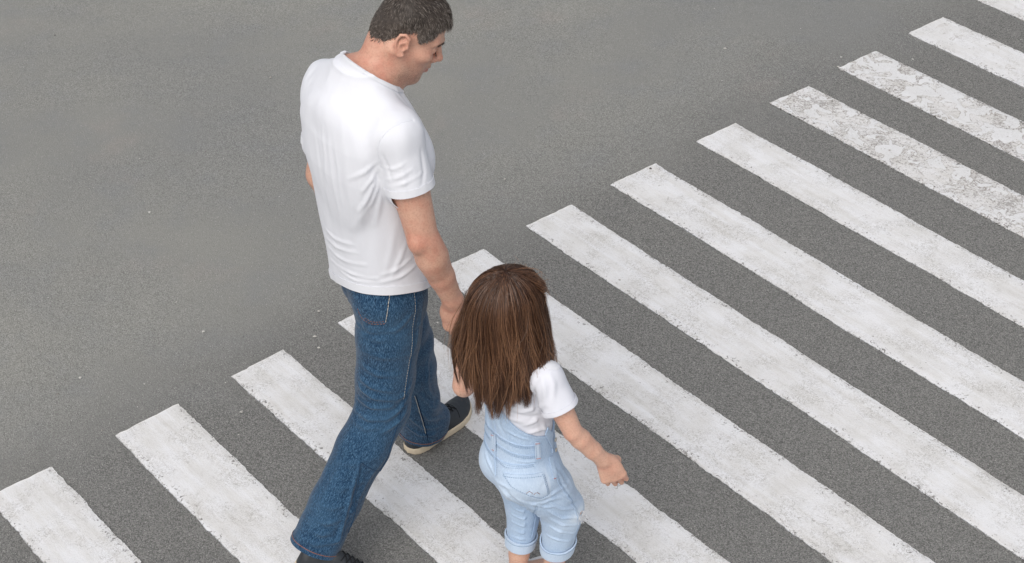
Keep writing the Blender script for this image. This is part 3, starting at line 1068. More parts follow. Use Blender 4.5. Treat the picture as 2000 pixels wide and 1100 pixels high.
stub *= 1 - 0.6 * np.clip(1 - np.abs(q[:, 2] + 0.0622) / 0.008, 0, 1) * (q[:, 1] > 0.085)
lip = inhead * np.clip(1.4 - np.hypot((q[:, 2] + 0.0625) / 0.0115, q[:, 0] / 0.028), 0, 1) * (q[:, 1] > 0.086) * 0.75
man = make('person', V, T, SKIN_MAN, attrs={'blush': np.clip(blush, 0, 1), 'stubble': stub, 'lip': lip}, **man_base,
           label='man with short greying hair, white t-shirt and blue jeans, looking down', category='person')
mb = bvh_of(V, T)
for sx in (-1, 1):                                           # eyeballs behind lowered lids
    Fe = Field(-np.ones(3) * 0.016, np.ones(3) * 0.016, 0.0025)
    Fe.ell((0, 0, 0), (0.0122, 0.0122, 0.0122))
    ve, te = Fe.mesh(0)
    make('eye', ve * 0.92 + H(sx * 0.0307, 0.0715, 0.004), te, EYE, man)


def strands(roots, dirs, length, bend, nseg=4, jit=0.25):
    """short hairs: root points, first direction, later direction"""
    n = len(roots)
    P = np.zeros((n, nseg + 1, 3))
    P[:, 0] = roots
    d0 = dirs + RNG.normal(0, jit, (n, 3))
    for i in range(nseg):
        w = (i + 1) / nseg
        d = d0 * (1 - w) + (bend + RNG.normal(0, jit * 0.4, (n, 3))) * w
        d /= np.linalg.norm(d, axis=1)[:, None] + 1e-9
        P[:, i + 1] = P[:, i] + d * (length / nseg)[:, None]
    return P


def sample(V, T, w, n):
    """random points on a surface, weight per vertex"""
    A = np.linalg.norm(np.cross(V[T[:, 1]] - V[T[:, 0]], V[T[:, 2]] - V[T[:, 0]]), axis=1) * w[T].mean(1)
    t = RNG.choice(len(T), n, p=A / A.sum())
    b = RNG.dirichlet((1, 1, 1), n)
    return (V[T[t]] * b[..., None]).sum(1), t


# hairline of the man in head coordinates: hair where hg < 0
ay = np.abs(q[:, 0])
front = np.interp(q[:, 1], [-0.12, -0.070, -0.045, -0.018, 0.004, 0.012, 0.026, 0.040, 0.050, 0.060, 0.068, 0.1],
                  [-0.058, -0.050, -0.032, 0.012, 0.034, 0.022, 0.004, 0.010, 0.030, 0.058, 0.074, 0.074])
front = front + 0.010 * np.clip(ay / 0.05, 0, 1) * (q[:, 1] > 0.06) + 0.003 * vnoise(q, 120, 3)
hg = front - q[:, 2]
hg = np.where(inhead, hg, 1.0)
hg = np.where((ay > 0.0765) & (q[:, 2] < 0.048) & (q[:, 1] > -0.05) & (q[:, 1] < 0.03), 1.0, hg)     # not on the ears
hv, ht, ha = clip(V, T, hg, {'n': N, 'q': q, 'g': hg})
cv, ct_, ca = clip(hv, ht, ha['g'] + 0.019 + 0.006 * vnoise(hv, 90, 6), ha)
def hair_depth(a):
    t = np.clip((-a['g'] - 0.012) / 0.06, 0.0, 1) ** 0.9 * 0.0065 + 0.0003
    w = a['q']
    return t + 0.004 * np.exp(-((w[:, 1] - 0.050) / 0.035) ** 2 - (w[:, 0] / 0.045) ** 2) * np.clip((w[:, 2] - 0.07) / 0.03, 0, 1)


hq = ha['q']
hv2 = hv + ha['n'] * hair_depth(ha)[:, None]
greyf = lambda w: np.clip(0.5 - (w[:, 2] - 0.03) / 0.12 + 0.5 * np.clip((w[:, 1]) / 0.06, 0, 1), 0, 1) * np.clip((w[:, 1] + 0.075) / 0.06, 0.25, 1)
greyv = greyf(hq)
hair = make('hair', cv + ca['n'] * hair_depth(ca)[:, None], ct_, HAIR_MAN, man, attrs={'tone': 0.36 + 0.34 * greyf(ca['q']) + 0.16 * vnoise(cv, 300, 8)}, thick=0.002)
dens = 0.15 + 0.85 * np.clip(-ha['g'] / 0.022, 0, 1)
rp, rt = sample(hv2, ht, dens, 24000)
rn = unit(np.array([1, 1, 1])) * 0 + ha['n'][ht[rt]].mean(1)
rq = hq[ht[rt]].mean(1)
rg = ha['g'][ht[rt]].mean(1)
crown = np.array([0.0, -0.055, 0.125])
flow = rq - crown
flow[:, 1] += 0.05 * (rq[:, 2] > 0.09)
flow[:, 2] -= 0.02
flow = flow @ HR
flow -= rn * (flow * rn).sum(1)[:, None]
flow /= np.linalg.norm(flow, axis=1)[:, None] + 1e-9
swirl = vnoise(rp, 28, 4)[:, None] * np.cross(rn, flow)
flow = flow + 0.55 * swirl
qf = np.clip((rq[:, 1] - 0.03) / 0.04, 0, 1) * np.clip((rq[:, 2] - 0.06) / 0.03, 0, 1) * np.clip((0.058 - np.abs(rq[:, 0])) / 0.02, 0, 1) * np.clip((0.122 - rq[:, 2]) / 0.03, 0.15, 1)     # forelock swept forward
ln = (0.0080 + 0.007 * np.clip((rq[:, 2] - 0.03) / 0.06, 0, 1) + 0.020 * qf) * RNG.uniform(0.6, 1.15, len(rp)) * np.clip(0.45 - rg / 0.03, 0.45, 1)
fw = hY * 0.95 - hZ * 0.15
P = strands(rp - rn * 0.002, rn * (0.25 + 0.15 * qf[:, None]) + flow * 0.85 + fw * qf[:, None], ln, flow - rn * 0.05 + (fw * 0.9 - hZ * 0.7) * qf[:, None], 4, 0.32)
rgrey = greyv[ht[rt]].mean(1)
tone = np.clip(0.40 + 0.30 * rgrey + RNG.normal(0, 0.20, len(rp)) + (RNG.uniform(size=len(rp)) < 0.14 + 0.34 * rgrey) * RNG.uniform(0.20, 0.55, len(rp)), 0, 1)
vs_, fs_ = tubes(P, 0.00056, 3, [1, 1, 0.9, 0.7, 0.3])
make('hair_strands', vs_, fs_, HAIR_MAN, hair, attrs={'tone': np.repeat(tone, 15)})
for sx in (-1, 1):                                           # eyebrows and lashes
    n = 110
    t = RNG.uniform(0, 1, n)
    rts = np.stack([sx * (0.012 + 0.036 * t), 0.102 - 0.024 * t ** 1.6, 0.0255 + 0.006 * np.sin(t * 2.4) + RNG.uniform(-0.003, 0.003, n)], 1)
    W = HC + rts @ HR
    W = np.array([np.array(mb.find_nearest(Vector(w))[0]) for w in W])
    d = np.tile(hX * sx * 0.9 + hZ * 0.15 + hY * 0.15, (n, 1))
    P = strands(W, d, np.full(n, 0.008), d, 3, 0.25)
    v_, f_ = tubes(P, 0.00032, 3, [1, 1, 0.8, 0.3])
    make('eyebrow', v_, f_, HAIR_MAN, man, attrs={'tone': np.repeat(RNG.uniform(0.35, 0.8, n), 12)})
    n = 34
    t = RNG.uniform(-1, 1, n)
    rts = np.stack([sx * 0.032 + 0.013 * t, 0.0915 - 0.004 * t ** 2, -0.001 + 0.002 * t ** 2], 1)
    W = HC + rts @ HR
    d = np.tile(hY * 0.9 - hZ * 0.3, (n, 1))
    P = strands(W - hY * 0.002, d, np.full(n, 0.006), d, 3, 0.15)
    v_, f_ = tubes(P, 0.0003, 3, [1, 1, 0.8, 0.3])
    make('eyelash', v_, f_, HAIR_MAN, man, attrs={'tone': np.repeat(RNG.uniform(0.0, 0.3, n), 12)})

# --- t-shirt
S = Field((-0.34, -0.22, 0.78), (0.36, 0.24, 1.66), 0.003)
S.loft(M_TORSO, 0.0, 2.3, 0.004, TW, 0.2)
S0 = S.d.copy()
for q_ in (-1, 1):
    S.cone((q_ * 0.03, -0.018, 1.497), (q_ * 0.170, -0.002, 1.428), 0.040, 0.040, 0.05)
S.ell((0.080, 0.096, 1.275), (0.080, 0.038, 0.08), 0.03)     # chest
S.ell((-0.080, 0.098, 1.275), (0.085, 0.045, 0.08), 0.03)
S.ell((0.060, -0.092, 1.30), (0.095, 0.034, 0.15), 0.05)     # shoulder blades
S.ell((-0.045, -0.090, 1.32), (0.085, 0.032, 0.12), 0.03)
S.ell((0.0, 0.085, 1.02), (0.12, 0.055, 0.12), 0.03)         # belly
for q_ in (-1, 1):                                           # upper back, from the neck to the shoulder
    S.cone((q_ * 0.120, -0.030, 1.384), (q_ * 0.02, -0.046, 1.425), 0.061, 0.064, 0.04)
S.cone((0.004, 0.000, 1.43), (0.022, 0.030, 1.57), 0.072, 0.066, 0.035)
slR, slL = SHR + (ELR - SHR) * 0.50, SHL + (ELL - SHL) * 0.60
S.chain([(0.135, 0.0, 1.395), SHR, slR], [0.060, 0.063, 0.0625], 0.030)
S.chain([(-0.125, 0.0, 1.382), SHL - [0.004, 0, 0.004], slL], [0.062, 0.064, 0.0635], 0.04)
V, T = S.mesh(2)
N = normals(V, T)
sb = bvh_of(V, T)
disp = 0.0010 * vnoise(V, (9, 9, 3.2), 1) + 0.0013 * vnoise(V, (30, 30, 9), 2) + 0.0006 * vnoise(V, (60, 60, 18), 3)
F_ = lambda pix, amp, w: fold(V, [hit(sb, MAN, *p)[0] for p in pix], amp, w)
for pix, amp, w in [
    ([(742, 324), (726, 350), (706, 376)], 0.0036, 0.0075), ([(740, 330), (730, 360), (716, 392), (700, 414)], 0.0040, 0.008), ([(744, 336), (737, 366), (724, 404)], 0.0036, 0.008),
    ([(738, 316), (712, 336), (682, 350)], 0.0030, 0.009), ([(746, 346), (743, 390), (733, 440)], 0.0026, 0.010), ([(728, 380), (706, 420), (690, 450)], 0.0020, 0.012),
    ([(640, 250), (646, 320), (660, 400), (668, 460)], 0.0015, 0.012), ([(652, 262), (660, 330), (668, 400)], 0.0014, 0.010), ([(668, 240), (676, 310), (684, 400), (690, 470)], 0.0016, 0.014),
    ([(618, 250), (628, 330), (640, 410)], -0.0014, 0.012), ([(628, 240), (634, 300), (640, 360)], 0.0013, 0.009), ([(700, 400), (706, 450), (708, 500)], 0.0016, 0.014),
    ([(634, 444), (654, 466), (690, 478)], 0.0030, 0.0085), ([(636, 462), (660, 484), (696, 494)], 0.0028, 0.008), ([(640, 480), (668, 506), (716, 518)], 0.0030, 0.009),
    ([(646, 506), (686, 534), (740, 544)], 0.0032, 0.008), ([(660, 524), (690, 546), (730, 552)], 0.0024, 0.007), ([(814, 516), (784, 540), (740, 552)], 0.0030, 0.009),
    ([(806, 500), (780, 524), (744, 538)], 0.0022, 0.009), ([(794, 470), (780, 510), (764, 545)], 0.0022, 0.010), ([(772, 440), (764, 490), (752, 535)], 0.0016, 0.012),
    ([(772, 290), (786, 335), (792, 372)], 0.0020, 0.011), ([(822, 290), (828, 335), (824, 362)], -0.0026, 0.008), ([(758, 366), (790, 358), (824, 338)], 0.0026, 0.007),
    ([(754, 352), (780, 346), (806, 330)], 0.0022, 0.007), ([(746, 300), (756, 326), (764, 352)], -0.0026, 0.008), ([(752, 330), (772, 330), (792, 318)], 0.0018, 0.007),
    ([(770, 165), (778, 185), (800, 210)], 0.0020, 0.010), ([(705, 190), (735, 215), (758, 250)], 0.0012, 0.016), ([(650, 118), (672, 140), (700, 150)], 0.0014, 0.010),
]:
    disp += F_(pix, amp, w)
# the set-in sleeve seam
seam_pix = [(744, 328), (739, 310), (737, 293), (741, 276), (751, 262), (766, 249), (784, 240), (806, 234)]
seam = np.array([hit(sb, MAN, *p)[0] for p in seam_pix])
ds, _ = seg_dist(V, seam)
disp -= 0.0022 * np.exp(-(ds / 0.004) ** 2)
hem_z = lambda P: 0.857 - 0.06 * (0.53 * (P[:, 0] - 0.014) + 0.85 * (P[:, 1] - 0.02)) + 0.42 * (0.85 * (P[:, 0] - 0.014) - 0.53 * (P[:, 1] - 0.02)) + 0.004 * vnoise(P * [1, 1, 0], 9, 8)
gath = np.exp(-((V[:, 2] - 0.865) / 0.03) ** 2)
disp += gath * 0.004 * vnoise(V * [1, 1, 0.2], 24, 9)
V = V + N * disp[:, None]
V = relax(V, T, 0.35)
hemg = hem_z(V) - V[:, 2]
aR, aL = unit(ELR - SHR), unit(ELL - SHL)
sleeveR = np.where((np.linalg.norm(V - slR, axis=1) < 0.12) & (V[:, 0] > 0.12), (V - slR) @ aR - 0.002, -1)
sleeveL = np.where((np.linalg.norm(V - slL, axis=1) < 0.12) & (V[:, 0] < -0.12), (V - slL) @ aL - 0.002, -1)
# keep cuts away from the torso side of the arms
off_body = S.sample(S0, V) - 0.033
planeR, planeL = sleeveR.copy(), sleeveL.copy()
sleeveR = np.where(np.linalg.norm(np.cross(V - slR, aR), axis=1) < 0.085, np.minimum(sleeveR, off_body), -1)
sleeveL = np.where(np.linalg.norm(np.cross(V - slL, aL), axis=1) < 0.085, np.minimum(sleeveL, off_body), -1)
nk = V - np.array([0.0, 0.0, 0.0])
collar = np.where(V[:, 2] > 1.38, (V[:, 2] - (1.540 - 0.066 * nk[:, 0] - 0.84 * nk[:, 1])) * 0.76, -1.0)
g = np.maximum.reduce([hemg, sleeveR, sleeveL, collar])
tv, tt, ta = clip(V, T, g, {'hemg': hemg, 'sr': sleeveR, 'sl': sleeveL, 'co': collar})
shirt = make('t_shirt', tv, tt, COTTON, man, thick=0.0016, off=-1)
sq = np.array([np.array(bvh_.find_nearest(Vector(p))[0]) for bvh_ in [bvh_of(tv, tt)] for p in resample(seam, 0.004)])
cord('sleeve_seam', [sq], COTTON, shirt, 0.0012)
band('hem_band', V, T, np.maximum.reduce([hemg, sleeveR, sleeveL]), -hemg - 0.026, RIB, shirt, 0.0016, 0.0016)
band('collar_rib', V, T, np.maximum.reduce([collar, sleeveR, sleeveL]), -collar - 0.0095, RIB, shirt, 0.0014, 0.0014)
band('sleeve_cuff', V, T, np.where(V[:, 0] > 0, np.maximum(planeR, -planeR - 0.020), 1), np.where(sleeveR > -0.9, -0.021 - off_body, 1.0), RIB, shirt, 0.0014, 0.0014)
band('sleeve_cuff', V, T, np.where(V[:, 0] < 0, np.maximum(planeL, -planeL - 0.020), 1), np.where(sleeveL > -0.9, -0.021 - off_body, 1.0), RIB, shirt, 0.0014, 0.0014)


# --- jeans
def grain_of(V, chains):
    """cloth co-ordinates: around the limb, along the limb"""
    best = np.full(len(V), 1e9)
    out = np.zeros((len(V), 3))
    for pts, r, cid in chains:
        pts = np.asarray(pts, float)
        run = 0
        for i in range(len(pts) - 1):
            ab = pts[i + 1] - pts[i]
            L = np.linalg.norm(ab)
            a = ab / L
            t = np.clip(((V - pts[i]) @ a) / L, 0, 1)
            rel = V - pts[i] - (t * L)[:, None] * a
            d = np.linalg.norm(rel, axis=1) / r
            e1 = unit(np.cross(a, (0, 1, 0.01)))
            e2 = np.cross(a, e1)
            ang = np.arctan2(rel @ e2, rel @ e1)
            m = d < best
            best[m] = d[m]
            out[m] = np.stack([np.cos(ang) * r + cid * 3.0, np.sin(ang) * r, run + (V - pts[i]) @ a], 1)[m]
            run += L
    return out


HPR, KNR, ANR = np.array([0.082, 0.002, 0.86]), np.array([0.104, -0.068, 0.500]), np.array([0.120, -0.335, 0.135])
HPL, KNL, ANL = np.array([-0.050, 0.034, 0.86]), np.array([-0.098, 0.165, 0.490]), np.array([-0.150, 0.225, 0.095])
J = Field((-0.30, -0.46, 0.02), (0.25, 0.40, 1.0), 0.0034)
J.loft([(0.80, 0.006, 0.020, 0.150, 0.105), (0.86, 0.006, 0.016, 0.163, 0.108), (0.94, 0.006, 0.016, 0.150, 0.106), (0.985, 0.004, 0.016, 0.148, 0.104)], 0, 2.2, -0.006, TW)
J.ell((0.078, -0.050, 0.862), (0.076, 0.064, 0.072), 0.03)
J.ell((-0.030, -0.012, 0.850), (0.060, 0.054, 0.075), 0.02)
aK = unit(ANR - KNR)

J.chain([HPR + (0, 0, -0.02), HPR + (KNR - HPR) * 0.35, HPR + (KNR - HPR) * 0.75, KNR, KNR + (ANR - KNR) * 0.30, KNR + (ANR - KNR) * 0.7, ANR + aK * 0.03],
        [0.092, 0.089, 0.081, 0.074, 0.0725, 0.070, 0.072], 0.035)
aL_ = unit(ANL - KNL)
J.chain([HPL + (0, 0, -0.02), HPL + (KNL - HPL) * 0.35, HPL + (KNL - HPL) * 0.75, KNL, KNL + (ANL - KNL) * 0.30, KNL + (ANL - KNL) * 0.7, ANL + aL_ * 0.04],
        [0.084, 0.086, 0.081, 0.073, 0.071, 0.070, 0.074], 0.035)
J.ell(ANL + np.array([0.0, 0.035, -0.01]), (0.058, 0.070, 0.05), 0.04)
V, T = J.mesh(2)
N = normals(V, T)
jb = bvh_of(V, T)
gr = grain_of(V, [([HPR + (0, 0, 0.2), HPR, KNR, ANR], 0.09, 0), ([HPL + (0, 0, 0.2), HPL, KNL, ANL], 0.09, 1)])
disp = 0.0030 * vnoise(gr, (9, 9, 6), 31) + 0.0022 * vnoise(gr, (22, 22, 15), 32) + 0.0010 * vnoise(gr, (45, 45, 30), 33)
F_ = lambda pix, amp, w: fold(V, [hit(jb, MAN, *p)[0] for p in pix], amp, w)
for pix, amp, w in [
    ([(704, 738), (728, 756), (766, 764)], 0.0075, 0.009), ([(702, 756), (730, 776), (772, 780)], 0.0085, 0.009), ([(698, 776), (726, 794), (766, 794)], 0.0085, 0.009),
    ([(694, 800), (720, 818), (756, 818)], 0.0075, 0.009), ([(690, 822), (714, 838), (744, 834)], 0.005, 0.010), ([(710, 716), (738, 732), (784, 732)], 0.005, 0.010),
    ([(800, 770), (780, 800), (752, 820)], 0.006, 0.010), ([(796, 796), (776, 824), (744, 846)], 0.006, 0.010), ([(806, 745), (790, 772), (768, 786)], 0.0045, 0.010),
    ([(706, 650), (740, 664), (798, 652)], 0.0036, 0.012), ([(706, 684), (748, 698), (804, 690)], 0.0032, 0.012), ([(690, 612), (712, 636), (750, 642)], 0.005, 0.009),
    ([(696, 628), (726, 648), (770, 644)], 0.0045, 0.009), ([(806, 610), (786, 634), (764, 652)], 0.0036, 0.010), ([(826, 590), (818, 640), (806, 690)], 0.003, 0.012),
    ([(586, 1050), (618, 1064), (660, 1054), (686, 1038)], 0.0095, 0.009), ([(590, 1032), (630, 1044), (690, 1022)], 0.0075, 0.009), ([(598, 1010), (640, 1022), (694, 998)], 0.006, 0.010),
    ([(612, 980), (650, 992), (704, 972)], 0.0045, 0.011), ([(628, 945), (668, 955), (720, 935)], 0.0035, 0.013), ([(650, 900), (690, 906), (735, 890)], 0.003, 0.013),
    ([(770, 856), (726, 926), (694, 1000)], 0.003, 0.012), ([(690, 860), (660, 920), (624, 985)], 0.003, 0.013),
    ([(836, 700), (834, 745), (846, 786)], 0.0055, 0.008), ([(820, 768), (846, 796), (868, 796)], 0.007, 0.008), ([(812, 792), (838, 818), (868, 814)], 0.0065, 0.008),
    ([(800, 812), (826, 836), (862, 832)], 0.006, 0.008), ([(795, 832), (820, 850), (852, 848)], 0.005, 0.008), ([(822, 736), (836, 768), (856, 780)], 0.005, 0.008),
]:
    disp += F_(pix, amp, w)
V = V + N * disp[:, None]
V = relax(V, T, 0.4)
N = normals(V, T)
fade = np.zeros(len(V))
dth, tth = seg_dist(V, [HPR + np.array([0.06, 0.0, -0.05]), KNR + np.array([0.06, -0.02, 0.0])])
fade += 0.55 * np.exp(-(dth / 0.05) ** 2) + np.clip(disp / 0.008, -0.3, 0.6) * 0.6
hemR = np.where(np.linalg.norm(V - ANR, axis=1) < 0.16, (V - (ANR + aK * 0.012)) @ unit(aK + np.array([0, -0.12, -0.35])), -1.0)
hemL = np.where(np.linalg.norm(V - ANL, axis=1) < 0.16, (V - (ANL + aL_ * 0.048)) @ unit(aL_ + np.array([0.0, -0.35, -0.5])), -1.0)
top = V[:, 2] - 0.972
g = np.maximum.reduce([hemR, hemL, top])
att = {'grain': gr, 'fade': fade}
jv, jt, ja = clip(V, T, g, att)
jeans = make('jeans', jv, jt, DENIM, man, attrs=ja, thick=0.0022, off=-1)
jb = bvh_of(V, T)
for hg_ in (hemR, hemL):                                     # turned-up hems with a row of stitching
    sel = np.where(hg_ > -0.9, -1.0, 1.0)
    band('leg_hem', V, T, np.where(sel < 0, hg_ - 0.0005, 1), -hg_ - 0.017, DENIM, jeans, 0.0012, 0.0016, att)
    band('hem_stitching', V, T, np.where(sel < 0, hg_ + 0.0125, 1), -hg_ - 0.0140, ORANGE_THREAD, jeans, 0.0024, 0.0008)


def patch(name, V, T, bvh, fr, pix, mat, parent, lift, thick, A):
    """a piece of cloth sewn on a surface, its outline given as it shows in the photograph"""
    pn = [hit(bvh, fr, *p) for p in pix]
    P = np.array([p for p, _ in pn])
    c = P.mean(0)
    nrm = unit(np.array([n for _, n in pn]).mean(0))
    u = unit(np.cross((0, 0, 1), nrm))
    v = np.cross(nrm, u)
    N = normals(V, T)
    g = poly_sd((V - c) @ u, (V - c) @ v, np.stack([(P - c) @ u, (P - c) @ v], 1))
    g = np.where(((V - c) @ nrm > -0.09) & (N @ nrm > 0.0) & (np.linalg.norm(V - c, axis=1) < 0.2), g, 1.0)
    att = dict(A)
    att['_n'] = N
    a, b, att = clip(V, T, g, att)
    n = att.pop('_n')
    return make(name, a + n * lift, b, mat, parent, attrs=att, thick=thick, off=-1)


pocket = patch('back_pocket', V, T, jb, MAN, [(692, 572), (764, 566), (755, 632), (741, 634), (724, 633), (706, 622), (698, 600)], DENIM, jeans, 0.0024, 0.0018, att)
L1 = lambda pix: on(jb, MAN, pix, 0.004, 0.0030)
stitch('pocket_stitching', [L1([(762, 568), (753, 630)])], PALE_THREAD, pocket, 0.0011, 0.0075, 0.002)
stitch('pocket_stitching', [L1([(752, 631), (738, 632), (724, 631), (708, 620), (700, 602)]), L1([(750, 627), (737, 628), (725, 627), (710, 617)])], ORANGE_THREAD, pocket, 0.0007)
L2 = lambda pix: on(jb, MAN, pix, 0.005, 0.0002)
cord('side_seam', [L2([(809, 560), (808, 640), (801, 718), (790, 782), (770, 850), (742, 920), (710, 985), (680, 1040)])], DENIM, jeans, 0.0022)
stitch('seam_stitching', [on(jb, MAN, [(806, 560), (805, 640), (797, 718), (786, 780)], 0.005, 0.002)], PALE_THREAD, jeans, 0.00055)
cord('inner_seam', [L2([(812, 772), (822, 805), (832, 838), (836, 862)])], DARK_THREAD, jeans, 0.0012)
cord('seam_piping', [on(jb, MAN, [(810, 773), (819, 803), (829, 836), (831, 846)], 0.005, 0.0014)], PALE_THREAD, jeans, 0.0008)


# --- shoes
def shoe_pair(parent, heel, toe, name, upper_mat, sole_mat, L=0.292, pitch=0.0, side=1, h_sole=0.026, laces=LACE, s=1.0):
    """a low lace-up shoe; heel and toe are ground points; pitch lifts the heel"""
    heel, toe = np.array(heel, float), np.array(toe, float)
    fx = unit(toe - heel)
    fz = np.array([0, 0, 1.0])
    fy = np.cross(fz, fx)                                    # left of the foot
    out = [(0, 0.0), (0.006, 0.020), (0.02, 0.031), (0.05, 0.036), (0.10, 0.034), (0.15, 0.040), (0.20, 0.0475), (0.235, 0.046), (0.262, 0.037), (0.281, 0.022), (0.290, 0.0)]
    ox = np.array([a for a, _ in out]) * L / 0.29
    oy = np.array([b for _, b in out]) * L / 0.29
    h = 0.003

    def W(X):                                                # shoe axes to the person's, bending up about the ball of the foot
        X = np.asarray(X, float)
        x, y, z = X[:, 0].copy(), X[:, 1] + side * 0.010 * np.sin(np.clip(X[:, 0] / L, 0, 1) * np.pi * 1.3 - 0.6), X[:, 2].copy()
        z = z + 0.010 * np.clip((x - 0.78 * L) / (0.22 * L), 0, 1) ** 2
        b = 0.70 * L
        if pitch:
            m = np.clip((b - x) / (0.06 * L), 0, 1) * pitch
            dx, dz = x - b, z
            x, z = b + dx * np.cos(m) + dz * np.sin(m) * 1.0, -dx * np.sin(m) + dz * np.cos(m)
        return heel + x[:, None] * fx + y[:, None] * fy + z[:, None] * fz

    def half(x, z):
        return np.interp(x, ox, oy)
    Fs = Field((-0.01, -0.06, -0.006), (L + 0.012, 0.06, h_sole + 0.008), h)

    def fsole(X, Y, Z):
        w = np.interp(X, ox, oy).astype(f32) + f32(0.003)
        e = np.maximum(np.maximum(f32(-0.002) - X, X - f32(L + 0.003)), np.abs(Y) - w)
        q = np.maximum(Z - f32(h_sole), -Z)
        return np.maximum(e, q) + np.maximum(f32(0), f32(0.004) + np.minimum(e, q) - f32(0.004)) * 0
    Fs.put(fsole, (0, -0.055, 0), (L, 0.055, h_sole))
    v, t = Fs.mesh(2)
    Fu = Field((-0.012, -0.062, 0.008), (L + 0.01, 0.062, 0.12), h)
    px = np.array([0, 0.03, 0.07, 0.10, 0.13, 0.17, 0.21, 0.25, 0.29]) * L / 0.29
    top = np.array([0.082, 0.088, 0.088, 0.098, 0.090, 0.074, 0.062, 0.056, 0.046]) * s

    def fup(X, Y, Z):
        w = np.interp(X, ox, oy).astype(f32)
        t_ = np.interp(X, px, top).astype(f32)
        zz = np.clip((Z - f32(h_sole * 0.5)) / (t_ - f32(h_sole * 0.5)), -1, 1.5)
        ww = np.maximum(w, f32(0.001)) * np.sqrt(np.maximum(1 - np.clip(zz, 0, 1) ** 2.4, 0.0)).astype(f32)
        e = np.maximum(np.abs(Y) - np.maximum(ww, 0.0005), np.maximum(-X - f32(0.001), X - f32(L)))
        return np.maximum(np.maximum(e, Z - t_), f32(h_sole - 0.006) - Z)
    Fu.put(fup, (0, -0.05, 0.0), (L, 0.05, 0.11))
    v2, t2 = Fu.mesh(4)
    root = make(name, W(v2), t2, upper_mat, parent)
    make('sole', W(v), t, sole_mat, root)
    n2 = normals(v2, t2)
    ub = bvh_of(v2, t2)
    lines = []
    for i in range(5):                                       # laces crossing the instep
        x = (0.125 + i * 0.017) * L / 0.29
        for sg_ in (1, -1):
            p = np.array([(x + 0.010 * w * sg_, 0.020 * w, np.interp(x + 0.01 * w * sg_, px, top) + 0.01) for w in np.linspace(-1, 1, 9)])
            r = []
            for a in p:
                hit_ = ub.ray_cast(Vector((a[0], a[1], 0.2)), Vector((0, 0, -1)))
                if hit_[0] is not None:
                    r.append(np.array(hit_[0]) + np.array([0, 0, 0.0016]))
            if len(r) > 2:
                lines.append(W(np.array(r)))
    cord('lace', lines, laces, root, 0.0019)
    # the seam of the toe cap
    r = []
    for y in np.linspace(-0.040, 0.040, 15):
        hit_ = ub.ray_cast(Vector((0.205 * L / 0.29 - y * y * 8, y, 0.2)), Vector((0, 0, -1)))
        if hit_[0] is not None:
            r.append(np.array(hit_[0]))
    cord('toe_seam', [W(np.array(r))], laces, root, 0.0014)
    return root


s1 = shoe_pair(man, MAN.loc(ground_pt(799, 887)) * [1, 1, 0], MAN.loc(ground_pt(921, 786)) * [1, 1, 0], 'shoe', LEATHER, RUBBER, side=-1)
s2 = shoe_pair(man, MAN.loc((-0.655, 3.400, 0)), MAN.loc((-0.365, 3.395, 0)), 'shoe', LEATHER, RUBBER, pitch=0.42, side=1)

# ------------------------------------------------------------------ the girl
GIRL = Frame((0.01, 3.335, 0.0), 40)
girl_base = dict(loc=GIRL.o, rotz=GIRL.rotz)
gHC = np.array([-0.020, -0.010, 1.062])
_y2, _b2 = math.radians(12), math.radians(6)
gF0 = np.array([-math.sin(_y2), math.cos(_y2), 0])
gX = np.array([math.cos(_y2), math.sin(_y2), 0])
gY = gF0 * math.cos(_b2) - np.array([0, 0, 1]) * math.sin(_b2)
gZ = gF0 * math.sin(_b2) + np.array([0, 0, 1]) * math.cos(_b2)
GR_ = np.stack([gX, gY, gZ])
GH = lambda x, y, z: gHC + gX * x + gY * y + gZ * z

G_TORSO = [
    (0.66, 0.005, 0.005, 0.090, 0.073), (0.72, 0.004, 0.005, 0.089, 0.073), (0.78, 0.001, 0.003, 0.093, 0.075), (0.84, -0.004, 0.0, 0.100, 0.076),
    (0.89, -0.008, 0.0, 0.100, 0.070), (0.925, -0.008, 0.0, 0.080, 0.056), (0.95, -0.010, 0.0, 0.050, 0.042), (0.965, -0.010, 0.0, 0.038, 0.036)]
gSR, gSL = np.array([0.112, 0.004, 0.905]), np.array([-0.118, -0.004, 0.900])
gER, gWR = np.array([0.186, 0.028, 0.763]), np.array([0.228, 0.098, 0.652])
gEL, gWL = np.array([-0.172, -0.040, 0.722]), np.array([-0.262, 0.040, 0.800])
gHR, gKR, gAR = np.array([0.052, 0.012, 0.560]), np.array([0.084, 0.085, 0.352]), np.array([0.066, 0.066, 0.075])
gHL, gKL, gAL = np.array([-0.038, 0.012, 0.560]), np.array([-0.026, 0.044, 0.318]), np.array([-0.030, 0.020, 0.075])

RIP_IN = np.array([0.1195, 0.0945, 0.386])                     # the knee behind the tear in the right trouser leg
B = Field((-0.36, -0.20, 0.0), (0.31, 0.24, 1.21), 0.0027)
B.loft(G_TORSO, 0.0, 2.2, -0.010)
B.loft([(0.47, 0.01, 0.012, 0.070, 0.060), (0.56, 0.008, 0.009, 0.080, 0.068), (0.68, 0.005, 0.005, 0.078, 0.062)], 0.02, 2.2)
head(B, GH, GR_, 0.85, 0.096)
B.cone((-0.010, -0.004, 0.925), GH(0, -0.025, -0.03), 0.037, 0.036, 0.025)
for q_ in (-1, 1):
    B.cone((q_ * 0.02, -0.008, 0.945), (q_ * 0.095, 0.0, 0.91), 0.022, 0.024, 0.03)
B.chain([(0.08, 0, 0.90), gSR, gSR + (gER - gSR) * 0.5, gER], [0.032, 0.034, 0.0308, 0.0250], 0.02)
fd = gWR - gER
B.chain([gER, gER + fd * 0.25, gER + fd * 0.65, gWR], [0.0250, 0.0262, 0.0235, 0.0195], 0.004)
